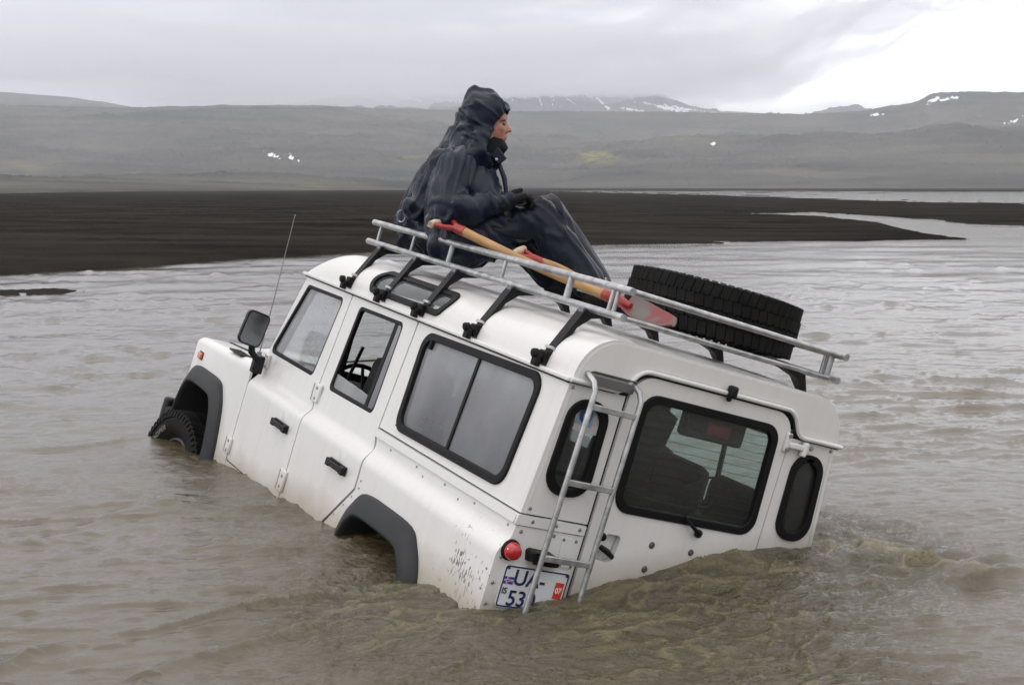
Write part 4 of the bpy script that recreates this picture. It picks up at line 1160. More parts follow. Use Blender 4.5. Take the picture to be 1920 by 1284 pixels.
# number plate lamp and plate
nl = MB().add([(-.0, .712, 1.134), (-.0, .70, 1.144), (-.0, .60, 1.140), (-.0, .545, 1.118), (-.0, .540, 1.090), (-.0, .60, 1.086), (-.0, .70, 1.092),
               (-.050, .700, 1.128), (-.055, .69, 1.136), (-.055, .61, 1.130), (-.045, .575, 1.112), (-.040, .57, 1.096), (-.050, .61, 1.094), (-.050, .69, 1.098)],
              [(13, 12, 11, 10, 9, 8, 7)] + [(i, (i + 1) % 7, 7 + (i + 1) % 7, 7 + i) for i in range(7)])
nl.build('plate_lamp', M_PLASTIC, lo_l, bevel=.006)
PTOP, PBOT = 1.067, .897
plate = panel('number_plate', rpoly([(.781, PBOT), (.474, PBOT), (.474, PTOP), (.781, PTOP)], .012, 5), [], rear_map(.008), .008, M_PLATE, VEH, bevel=.001)
panel('plate_border', rpoly([(.779, PBOT + .002), (.476, PBOT + .002), (.476, PTOP - .002), (.779, PTOP - .002)], .011, 5), [rpoly([(.773, PBOT + .008), (.482, PBOT + .008), (.482, PTOP - .008), (.773, PTOP - .008)], .008, 5)], rear_map(.0088), .001, M_BLUE, plate)
def lettering(txt, y, z, size, m, parent, wide=1.0, off=.0, depth=.0015, xo=-.0092):
    cu = bpy.data.curves.new('lettering', 'FONT'); cu.body = txt; cu.size = size; cu.extrude = depth / 2; cu.offset = off
    o = bpy.data.objects.new('tmp', cu); COL.objects.link(o)
    dg = bpy.context.evaluated_depsgraph_get(); me = bpy.data.meshes.new_from_object(o.evaluated_get(dg))
    bpy.data.objects.remove(o)
    me.name = 'lettering'
    # text plane -> rear plane: text x runs to -y (to the right seen from behind), text y to z
    for v in me.vertices: v.co = Vector((xo + -v.co.z * 1.0, y - v.co.x * wide, z + v.co.y))
    for p in me.polygons: p.flip() if False else None
    me.materials.clear(); me.materials.append(m)
    return link(bpy.data.objects.new('lettering', me), parent)
lettering('UA-', .732, .992, .088, M_BLUE, plate, 1.02, .0012)
lettering('530', .738, .908, .088, M_BLUE, plate, 1.02, .0012)
lettering('IS', .7705, .953, .034, M_BLACK_INK, plate, 1.05, .0006)
fl = MB().box((-.0092, .751, 1.006), (.0012, .044, .029)).build('flag_emblem', M_FLAGBLUE, plate, 0)
MB().box((-.0101, .751, 1.006), (.001, .044, .0075)).box((-.0102, .758, 1.006), (.001, .0075, .029)).build('flag_cross', M_WHITEINK, fl, 0)
MB().box((-.0108, .751, 1.006), (.001, .044, .0038)).box((-.0109, .758, 1.006), (.001, .0038, .029)).build('flag_cross', M_FLAGRED, fl, 0)
ys = MB().box((-.0098, .510, .992), (.0016, .040, .066)).build('year_sticker', M_STICKRED, plate, 0)
lettering('07', .5265, .982, .031, M_WHITEINK, ys, .95, .0008, .001, -.0111)
sc = MB()
for y, z in ((.767, 1.056), (.487, 1.056)): sc.lathe([(0, .004), (.006, .003), (.007, 0)], (-.009, y, z), (-1, 0, 0), 12)
sc.build('plate_screw', M_BLUE, plate)

# ---- rear ladder
lad = bpy.data.objects.new('ladder', None); link(lad, VEH)
for yt, yb in ((.665, .684), (.440, .450)):
    pts = [(.035, yt + .015, 1.862), (-.02, yt + .012, 1.858), (-.060, yt + .004, 1.835), (-.080, yt, 1.800), (-.080, yt + (yb - yt) * .5, 1.40), (-.080, yb, .93), (-.080, yb + .005, .62)]
    MB().tube(pts, .0118, 10).build('ladder_stile', M_GALV, lad, 60)
for z in (1.742, 1.438, 1.131, .84, .66):
    k = (1.8 - z) / .87
    MB().box((-.080, .5525 + .012 * k, z), (.018, .215 + .009 * k, .025)).build('ladder_rung', M_GALV, lad, bevel=.003)
MB().box((-.012, .555, 1.866), (.05, .215, .004), Matrix.Rotation(R(20), 3, 'Y')).box((-.034, .555, 1.84), (.004, .20, .036)).build('ladder_bracket', M_STEEL_D, lad, bevel=.001)

# ---- mirrors, aerial
def mirror(s):
    c = Vector((2.865, s * .954, 1.438))
    rot = Matrix.Rotation(R(-6 * s), 3, 'Z') @ Matrix.Rotation(R(7 * s), 3, 'X')
    o = bpy.data.objects.new('door_mirror', None); link(o, VEH)
    loops = []
    for (x, k) in ((-.012, .93), (-.014, 1.0), (.0, 1.03), (.03, 1.0), (.05, .85), (.058, .6)):
        loops.append([c + rot @ Vector((x, p[0] * k, p[1] * k)) for p in rpoly([(-.066, -.098), (.066, -.098), (.066, .098), (-.066, .098)], .030, 5)])
    n = len(loops[0]); V = [v for l in loops for v in l]
    F = [(i * n + j, i * n + (j + 1) % n, (i + 1) * n + (j + 1) % n, (i + 1) * n + j) for i in range(len(loops) - 1) for j in range(n)]
    F += [tuple(range(len(V) - n, len(V))), tuple(reversed(range(n)))]
    mesh_obj('mirror_housing', V, F, M_PLASTIC, o, 45)
    V = [c + rot @ Vector((-.0165, p[0] * .90, p[1] * .92)) for p in rpoly([(-.066, -.098), (.066, -.098), (.066, .098), (-.066, .098)], .028, 5)]
    V2 = [v + rot @ Vector((.004, 0, 0)) for v in V]; n = len(V)
    mesh_obj('mirror_glass', V + V2, [tuple(range(n)), tuple(reversed(range(n, 2 * n)))] + [(i, n + i, n + (i + 1) % n, (i + 1) % n) for i in range(n)], M_MIRROR, o, 0)
    a = MB().tube([c + Vector((.02, -s * .02, -.09)), c + Vector((.03, -s * .035, -.135)), Vector((2.93, s * .862, 1.262)), Vector((2.93, s * .82, 1.255))], [.020, .021, .020, .020], 8)
    a.box((2.932, s * .850, 1.235), (.05, .06, .10))
    a.build('mirror_arm', M_PLASTIC, o, bevel=.004)
mirror(1); mirror(-1)
ae = MB().tube([(3.345, .70, 1.225), (3.345, .70, 1.26)], .016, 10); ae.tube([(3.345, .70, 1.25), (3.36, .70, 1.6), (3.405, .70, 2.115)], [.0045, .0032, .0022], 6); ae.ell((3.405, .70, 2.118), (.006, .006, .006), seg=8, rings=6)
ae.build('aerial', M_STEEL_D, VEH)

# ---- interior: floor, dash, wheel, seats, water-dark lining
fl = MB().box((1.55, 0, .72), (3.0, 1.56, .03)); fl.box((.55, .62, .95), (1.0, .32, .04)); fl.box((.55, -.62, .95), (1.0, .32, .04))
fl.build('cabin_floor', M_INNER, VEH)
MB().box((2.86, 0, 1.12), (.26, 1.5, .28)).box((3.0, 0, .95), (.1, 1.5, .5)).build('dashboard', M_INNER, VEH, bevel=.03)
sw = MB(); cS = Vector((2.50, .36, 1.23)); axS = Vector((-.85, 0, .52)).normalized(); aS = Vector((0, 1, 0)); bS = axS.cross(aS)
sw.tube([cS + (aS * math.cos(t) + bS * math.sin(t)) * .20 for t in [2 * math.pi * k / 32 for k in range(33)]], .013, 8)
for t in (.3, 2.84, 4.71): sw.tube([cS, cS + (aS * math.cos(t) + bS * math.sin(t)) * .19], .011, 6)
sw.tube([cS, cS - axS * .32], .025, 8); sw.build('steering_wheel', M_RUBBER, VEH)
def seat(x, y, w, zb=1.0, top=1.52, head=True, name='seat'):
    o = bpy.data.objects.new(name, None); link(o, VEH)
    MB().box((x + .25, y, zb), (.50, w, .17)).build('seat_cushion', M_SEAT, o, bevel=.05)
    rt = Matrix.Rotation(R(-13), 3, 'Y')
    MB().box((x - .03, y, (zb + top) / 2 + .03), (.15, w, top - zb), rt).build('seat_back', M_SEAT, o, bevel=.06)
    if head: MB().box((x - .115, y, top + .115), (.10, .26, .17), rt).tube([(x - .10, y - .06, top - .05), (x - .115, y - .06, top + .08)], .007, 6).tube([(x - .10, y + .06, top - .05), (x - .115, y + .06, top + .08)], .007, 6).build('headrest', M_SEAT, o, bevel=.04)
seat(2.0, .38, .48); seat(2.0, -.38, .48)
seat(1.15, .45, .50, 1.0, 1.43); seat(1.15, -.50, .50, 1.0, 1.50); seat(1.15, 0, .38, 1.0, 1.38, False)
for s in (-1, 1):
    for x in (.42, .86):
        o = bpy.data.objects.new('jump_seat', None); link(o, VEH)
        MB().box((x, s * .655, 1.28), (.38, .10, .46)).build('seat_back', M_SEAT, o, bevel=.05)
        MB().box((x, s * .48, 1.06), (.38, .34, .09)).build('seat_cushion', M_SEAT, o, bevel=.04)
MB().tube([(2.2, -.70, 1.70), (2.0, -.69, 1.73), (1.75, -.69, 1.70)], .012, 8).build('grab_rail', M_RUBBER, VEH)
MB().tube([(2.16, .60, 1.55), (2.17, .66, 1.2), (2.16, .70, .9)], .010, 4).build('seat_belt', M_RUBBER, VEH)
MB().box((2.17, .70, 1.35), (.07, .045, .9)).box((1.35, .70, 1.35), (.07, .045, .9)).box((2.17, -.70, 1.35), (.07, .045, .9)).box((1.35, -.70, 1.35), (.07, .045, .9)).build('pillar_trim', M_INNER, VEH)

# ---- wheels
def tyre_mesh(rad=.40, wid=.265, rim=.215, blocks=56, letter=False):
    m = MB(); h = wid / 2
    prof_ = [(rim, -h * .62), (rim + .02, -h * .80), (rim + .07, -h * .98), (rad - .075, -h * 1.0), (rad - .03, -h * .93), (rad - .012, -h * .82), (rad - .010, 0), (rad - .012, h * .82), (rad - .03, h * .93), (rad - .075, h * 1.0), (rim + .07, h * .98), (rim + .02, h * .80), (rim, h * .62)]
    m.lathe(prof_, (0, 0, 0), (0, 1, 0), 56)
    for k in range(blocks):
        t = 2 * math.pi * k / blocks
        for (yo, w_, tw, dt, rr, ln) in ((-h * .72, h * .50, .18, 0, rad - .005, .037), (-h * .235, h * .42, -.22, .5, rad, .038), (h * .235, h * .42, .22, 0, rad, .038), (h * .72, h * .50, -.18, .5, rad - .005, .037)):
            a = t + dt * 2 * math.pi / blocks
            rot = Matrix.Rotation(-a, 3, 'Y') @ Matrix.Rotation(tw, 3, 'X')
            c = Matrix.Rotation(-a, 3, 'Y') @ Vector((rr - .0065, yo, 0))
            m.box(c, (.016, w_, ln), Matrix.Rotation(-a, 3, 'Y') @ Matrix.Rotation(tw, 3, 'X'), taper=1)
        for sd in (-1, 1):
            rot = Matrix.Rotation(-t, 3, 'Y')
            m.box(rot @ Vector((rad - .032, sd * h * .955, 0)), (.045, .012, .026), rot @ Matrix.Rotation(sd * -.25, 3, 'Z'))
    return m
def rim_mesh(rim=.215, wid=.265):
    m = MB(); h = wid / 2
    m.lathe([(rim + .006, h * .66), (rim - .010, h * .70), (rim - .022, h * .55), (rim - .03, h * .1), (.15, h * .05), (.12, h * .22), (.07, h * .30), (.065, h * .62), (0, h * .62)], (0, 0, 0), (0, 1, 0), 40)
    m.lathe([(rim + .006, -h * .66), (rim - .010, -h * .70), (rim - .022, -h * .5), (rim - .03, h * .0)], (0, 0, 0), (0, 1, 0), 40)
    for k in range(5):
        t = 2 * math.pi * k / 5
        m.lathe([(0, .02), (.012, .02), (.014, 0)], (.10 * math.cos(t), h * .25, .10 * math.sin(t)), (0, 1, 0), 8)
    return m
t0_ = tyre_mesh().build('tyre', M_TYRE, None, 40); r0_ = rim_mesh().build('wheel_rim', M_RIM, None, 40)
wheel0 = bpy.data.objects.new('wheel', None); link(wheel0, VEH); t0_.parent = wheel0; r0_.parent = wheel0
# raised white letters on the outer wall
lt = MB()
glyph = []
cu = bpy.data.curves.new('lettering', 'FONT'); cu.body = 'COOPER'; cu.size = .052; cu.extrude = .001; cu.space_character = 1.15
o_ = bpy.data.objects.new('tmp', cu); COL.objects.link(o_); dg = bpy.context.evaluated_depsgraph_get(); me = bpy.data.meshes.new_from_object(o_.evaluated_get(dg)); bpy.data.objects.remove(o_)
wmid = max(v.co.x for v in me.vertices) / 2
for v in me.vertices:
    a = -(v.co.x - wmid) / .30; r_ = .275 + v.co.y
    v.co = Vector((r_ * math.sin(a), .1335 + v.co.z, r_ * math.cos(a)))
me.materials.clear(); me.materials.append(mat('worn_white_letters', (.20, .20, .19), .7)); me.name = 'tyre_lettering'
lo_ = link(bpy.data.objects.new('tyre_lettering', me), wheel0); lo_.rotation_euler = (0, R(52), 0)
def place_wheel(o, loc, rz): o.location = loc; o.rotation_euler = (0, 0, rz)
place_wheel(wheel0, (3.85, .78, .325), R(9))
for loc, rz in (((.92, .66, .28), 0), ((3.714, -.72, .42), math.pi), ((.92, -.72, .42), math.pi)):
    w = wheel0.copy(); link(w, VEH); place_wheel(w, loc, rz)
    for ch in (t0_, r0_, lo_):
        c = ch.copy(); link(c, w); c.parent = w

# ---- roof rack
rack = bpy.data.objects.new('roof_rack', None); link(rack, VEH)
YR, ZL, ZU = .60, 2.100, 2.208
F0, F1 = 2.478, .02
def rail(name, pts, r): return MB().tube(pts, r, 10).build(name, M_GALV, rack, 60)
for s in (1, -1):
    rail('rack_rail', [(F0, s * YR, ZL), (F1 - .05, s * YR, ZL)], .0165)
    rail('rack_rail', [(F0 - .012, s * YR, ZU), (F1 - .06, s * YR, ZU)], .0165)
    for x, r in ((2.36, .009), (1.93, .009), (1.50, .013), (.96, .009), (.40, .015), (.085, .009), (.05, .017 if s < 0 else .009)):
        MB().tube([(x, s * YR, ZL), (x, s * YR, ZU)], r, 8).build('rack_post', M_GALV, rack, 60)
    for x in (2.255, 1.808, 1.362, .818, .225):
        # foot: clamp in the drip rail, leg leaning inwards, flared top under the deck
        ft = bpy.data.objects.new('rack_foot', None); link(ft, rack)
        prof2 = [(.752, 1.832), (.716, 1.832), (.640, 2.010), (.585, 2.060), (.500, 2.082), (.460, 2.085), (.460, 2.094), (.612, 2.094), (.628, 2.086)]
        w_ = .052
        V = [(x - w_ / 2 + .0, s * a, b) for a, b in prof2] + [(x + w_ / 2, s * a, b) for a, b in prof2]
        n = len(prof2)
        # leg with two cheeks: concave polygon closed by fans kept simple
        quads = [(0, 1, 2, 8), (2, 3, 7, 8), (3, 4, 6, 7), (4, 5, 6)]
        F = [tuple(q) for q in quads] + [tuple(i + n for i in reversed(q)) for q in quads] + [(i, i + n, (i + 1) % n + n, (i + 1) % n) for i in range(n)]
        mesh_obj('foot_leg', V, F, M_PLASTIC, ft, 30, None, .004)
        MB().box((x, s * .732, 1.864), (.054, .040, .050)).box((x, s * .768, 1.842), (.042, .026, .046)).tube([(x - .0, s * .768, 1.872), (x, s * .796, 1.866)], .019, 9).build('foot_clamp', M_RUBBER, ft, bevel=.006)
        MB().box((x, s * .722, 1.905), (.056, .012, .012), Matrix.Rotation(R(s * 23), 3, 'X')).build('foot_band', M_GALV, ft, 0)
        MB().box((x, s * .626, 2.078), (.036, .014, .032)).build('foot_bracket', M_STEEL_D, ft, bevel=.002)
for x in (2.255, 1.808, 1.362, .818, .225): rail('rack_crossbar', [(x, -YR, ZL - .004), (x, YR, ZL - .004)], .012)
for x in (2.46, 2.03, 1.58, 1.09, .52, .02): rail('rack_crossbar', [(x, -YR, ZL), (x, YR, ZL)], .010)
rail('rack_rail', [(F1 - .03, -YR, ZU), (F1 - .03, YR, ZU)], .014)
for y in (-.4, -.2, 0, .2, .4): MB().box((1.24, y, ZL + .004), (2.44, .05, .004)).build('rack_slat', M_GALV, rack)

# ---- no level deeper than thing > part > sub-part; fixings too small to pick apart stay joined
for o in list(VEH.children_recursive):
    d, a = 0, o
    while a.parent: a = a.parent; d += 1
    while d > 2 and o.parent.parent is not None:
        mw = o.parent.matrix_local.copy(); o.matrix_local = mw @ o.matrix_local
        o.parent = o.parent.parent; o.matrix_parent_inverse.identity(); d -= 1
for o in list(VEH.children_recursive):
    if o.type == 'EMPTY' and not o.children: bpy.data.objects.remove(o)
for o in VEH.children_recursive:
    if o.name.split('.')[0] in ('rivet', 'drain_slot', 'panel_screw', 'plate_screw', 'hinge_bolt', 'carrier_bolt', 'heater_wire', 'door_seal', 'intake_slat', 'grille_slat', 'sticker_emblem', 'pillar_trim', 'windscreen_wiper', 'cabin_floor'):
        o['kind'] = 'stuff'
# ------------------------------------------------------------------ things lying on the roof rack
def on_rack(name, loc, label, cat, group=None, rz=0, extra=None):
    M = M_CAR @ Matrix.Translation(loc) @ Matrix.Rotation(rz, 4, 'Z')
    if extra is not None: M = M @ extra
    return empty(name, M, label, cat, group)
# spare tyre, flat on the deck
sp = on_rack('spare_wheel', (.50, -.25, ZL + .010), 'black knobbly spare tyre lying flat at the back of the roof rack', 'tyre', None, .3, Matrix.Rotation(R(1.5), 4, 'Y'))
T90 = Matrix.Translation((0, 0, .125)) @ Matrix.Rotation(R(90), 4, 'X')
c = tyre_mesh(.40, .235, .21, 60).build('tyre', M_TYRE, sp, 40); c.matrix_local = T90
c = rim_mesh(.21, .235).build('wheel_rim', M_RIM, sp, 40); c.matrix_local = T90

M_WOOD, _, _, _ = noise_col(mat('worn_ash_wood'), (.30, .16, .058), (.44, .26, .105), 9, detail=6, rough=(.45, .7), bump=.15, bscale=60, dist=.002, stretch=(1, 6, 6))
M_WOODEND, _, _, _ = noise_col(mat('bare_wood_end'), (.42, .34, .22), (.58, .49, .36), 30, rough=(.5, .7))
M_REDP, _, _, _ = noise_col(mat('red_shovel_paint'), (.24, .016, .016), (.36, .035, .032), 18, rough=(.3, .5))
def worn_red():
    m, col, b, t = noise_col(mat('worn_red_blade'), (.21, .030, .034), (.13, .115, .105), 9, detail=8, lo=.40, hi=.55, rough=(.35, .6))
    return m
M_BLADE = worn_red()
def shovel(A, B, roll, label, blade_len=.27, width=.165, shaft_r=.0225, grip=.16, blade_mat=None):
    """A grip end, B blade tip, world points"""
    d = (B - A); Ln = d.length; d.normalize()
    up = Vector((0, 0, 1)); side = d.cross(up).normalized(); up = side.cross(d)
    Rm_ = Matrix((d, side, up)).transposed()
    Mx = Matrix.Translation(A) @ Rm_.to_4x4() @ Matrix.Rotation(roll, 4, 'X')
    o = empty('shovel', Mx, label, 'shovel', 'shovels on the roof rack')
    s0, s1 = grip, Ln - blade_len - .02
    n = 10
    MB().tube([(s0 + (s1 - s0) * k / n, 0, .012 * math.sin(math.pi * k / n) * -1) for k in range(n + 1)], [shaft_r * (1.05 - .12 * math.sin(math.pi * k / n)) for k in range(n + 1)], 12).build('shaft', M_WOOD, o, 60)
    # D-grip: red sheet straps round a pale wooden crosspiece
    MB().tube([(s0 - .04, 0, 0), (s0 + .025, 0, 0)], [shaft_r + .001, shaft_r + .003], 12).build('grip_collar', M_REDP, o, 60)
    for sd in (-1, 1):
        MB().tube([(s0 - .035, sd * .008, 0), (s0 - .085, sd * .036, 0), (.025, sd * .047, 0)], [.015, .013, .012], 8).build('grip_strap', M_REDP, o, 60)
    MB().tube([(.012, -.066, 0), (.010, 0, 0), (.012, .066, 0)], [.017, .019, .017], 12).build('grip_handle', M_WOODEND, o, 60)
    # socket and dished pointed blade
    MB().tube([(s1 - .10, 0, 0), (s1 - .02, 0, 0), (s1 + .05, 0, -.004)], [shaft_r + .003, shaft_r + .006, .016], 12).build('blade_socket', M_REDP, o, 60)
    rows, cols = 12, 10
    V = []
    for i in range(rows + 1):
        t = i / rows; x = s1 + .015 + blade_len * t
        w = width / 2 * (min(1, .72 + t * .9) if t < .45 else math.sqrt(max(.0004, 1 - ((t - .45) / .56) ** 2.2)))
        for j in range(cols + 1):
            q = -1 + 2 * j / cols
            V.append((x, q * w, .030 * (q * q) * (1 - .5 * t) - .02 * math.sin(math.pi * t) - .004))
    n_ = len(V)
    V2 = [(a, b, c_ - .0025) for a, b, c_ in V]
    idx = lambda i, j: i * (cols + 1) + j
    F = [(idx(i, j), idx(i + 1, j), idx(i + 1, j + 1), idx(i, j + 1)) for i in range(rows) for j in range(cols)]
    F += [tuple(k + n_ for k in reversed(f)) for f in F]
    rim_ = [idx(0, j) for j in range(cols + 1)] + [idx(i, cols) for i in range(1, rows + 1)] + [idx(rows, j) for j in range(cols - 1, -1, -1)] + [idx(i, 0) for i in range(rows - 1, 0, -1)]
    F += [(rim_[k], rim_[(k + 1) % len(rim_)], rim_[(k + 1) % len(rim_)] + n_, rim_[k] + n_) for k in range(len(rim_))]
    mesh_obj('blade', V + V2, F, blade_mat or M_BLADE, o, 60)
    return o
shovel(at(822, 413, 6.22), at(1266, 611, 5.38), R(-15), 'wooden shovel with red grip raised beside the sitting person and worn red blade')
shovel(at(968, 470, 6.12), at(1195, 577, 5.95), R(170), 'shorter wooden shovel, its red and pale grip just above the upper rack rail', .28, .19, .021, .13, M_STEEL_D)
# ------------------------------------------------------------------ people
def blob(name, mb, voxel, smooth_it=4, fac=.5):
    """union of overlapping primitives fused into one continuous skin -> (verts array, faces)"""
    me = bpy.data.meshes.new('tmp'); me.from_pydata([tuple(v) for v in mb.v], [], mb.f)
    o = bpy.data.objects.new('tmp', me); COL.objects.link(o)
    m = o.modifiers.new('r', 'REMESH'); m.mode = 'VOXEL'; m.voxel_size = voxel; m.adaptivity = 0
    if smooth_it:
        s = o.modifiers.new('s', 'SMOOTH'); s.iterations = smooth_it; s.factor = fac
    dg = bpy.context.evaluated_depsgraph_get()
    e = bpy.data.meshes.new_from_object(o.evaluated_get(dg))
    V = np.empty(len(e.vertices) * 3); e.vertices.foreach_get('co', V); V = V.reshape(-1, 3)
    Nn = np.empty(len(e.vertices) * 3); e.vertices.foreach_get('normal', Nn); Nn = Nn.reshape(-1, 3)
    F = [tuple(p.vertices) for p in e.polygons]
    bpy.data.objects.remove(o); bpy.data.meshes.remove(e)
    return V, Nn, F
def folds(V, Nn, bones, amp, around=9.0, along=3.2, seed=0.0, fine=.3):
    """cloth folds: creases that run round each limb where it bends, long drapes where it hangs"""
    B0 = np.array([b[0] for b in bones]); B1 = np.array([b[1] for b in bones]); W = [b[2] for b in bones]
    best = np.full(len(V), 1e9); out = np.zeros(len(V))
    fld = []
    for i in range(len(bones)):
        d = B1[i] - B0[i]; L2 = d @ d; t = np.clip(((V - B0[i]) @ d) / L2, -.3, 1.3)
        q = V - B0[i] - t[:, None] * d
        dist = np.linalg.norm(q, axis=1) / W[i]
        fld.append((dist, t * math.sqrt(L2), q))
    D = np.stack([f[0] for f in fld]); Wt = np.exp(-(D - D.min(0)) * 9); Wt /= Wt.sum(0)
    for i in range(len(bones)):
        a, q = fld[i][1], fld[i][2]
        d = Vector(B1[i] - B0[i]).normalized(); e1 = d.orthogonal().normalized(); e2 = d.cross(e1)
        x = q @ np.array(e1); y = q @ np.array(e2)
        k = bones[i][3]                                     # 1: creases across, 0: drapes along
        val = np.empty(len(V))
        for n in range(len(V)):
            if Wt[i, n] < .02: val[n] = 0; continue
            if k > .5: p = Vector((x[n] * along, y[n] * along, a[n] * around + 1.6 * x[n] * around * .35))
            else: p = Vector((x[n] * around, y[n] * around, a[n] * along * .6))
            p += Vector((seed, seed * .7, i * 3.1))
            p += mnoise.noise_vector(p * .45) * 1.1
            v = mnoise.noise(p); v2 = mnoise.noise(p * 1.9 + Vector((7, 3, 1)))
            val[n] = .95 * math.exp(-(v / .13) ** 2) + .45 * math.exp(-(v2 / .12) ** 2) - .45 + .8 * mnoise.noise(p * .5)
        out += Wt[i] * val
    return V + Nn * (out * amp)[:, None]
def person_mat(name, base, rough, coat=.0):
    m = mat(name, base, rough, 0, .28, coat)
    t, b = nodes(m)
    tcn = N(t, 'ShaderNodeTexCoord')
    n = N(t, 'ShaderNodeTexNoise'); n.inputs['Scale'].default_value = 7; n.inputs['Detail'].default_value = 6; L(t, tcn.outputs['Object'], n.inputs['Vector'])
    mr = N(t, 'ShaderNodeMapRange'); mr.inputs['To Min'].default_value = max(.05, rough - .14); mr.inputs['To Max'].default_value = rough + .16; L(t, n.outputs['Fac'], mr.inputs['Value']); L(t, mr.outputs[0], b.inputs['Roughness'])
    mx = N(t, 'ShaderNodeMix', data_type='RGBA'); mx.inputs['A'].default_value = (*[c * .75 for c in base], 1); mx.inputs['B'].default_value = (*[c * 1.35 for c in base], 1); L(t, n.outputs['Fac'], mx.inputs['Factor']); L(t, mx.outputs['Result'], b.inputs['Base Color'])
    n2 = N(t, 'ShaderNodeTexNoise'); n2.inputs['Scale'].default_value = 38; n2.inputs['Detail'].default_value = 5; n2.inputs['Distortion'].default_value = 1.0; L(t, tcn.outputs['Object'], n2.inputs['Vector'])
    bp = N(t, 'ShaderNodeBump'); bp.inputs['Strength'].default_value = .18; bp.inputs['Distance'].default_value = .012; L(t, n2.outputs['Fac'], bp.inputs['Height']); L(t, bp.outputs[0], b.inputs['Normal'])
    return m
M_OIL = person_mat('wet_navy_oilskin', (.0036, .0082, .0215), .32)
M_OIL2 = person_mat('navy_waxed_trousers', (.0033, .0068, .0165), .38)
M_GLOVE = person_mat('black_knit_glove', (.007, .007, .008), .85)
M_BOOT = person_mat('black_rubber_boot', (.009, .009, .009), .4)
M_SCARF = person_mat('black_fleece_neck', (.008, .009, .011), .9)
def skin():
    m, col, b, t = noise_col(mat('skin'), (.36, .16, .115), (.46, .235, .18), 26, detail=4, rough=(.42, .6))
    b.inputs['Subsurface Weight'].default_value = .12; b.inputs['Subsurface Radius'].default_value = (.02, .008, .005)
    return m
M_SKIN = skin()
M_HAIR = mat('dark_brow_hair', (.03, .018, .012), .7)
M_EYE = mat('eye', (.05, .045, .04), .15)

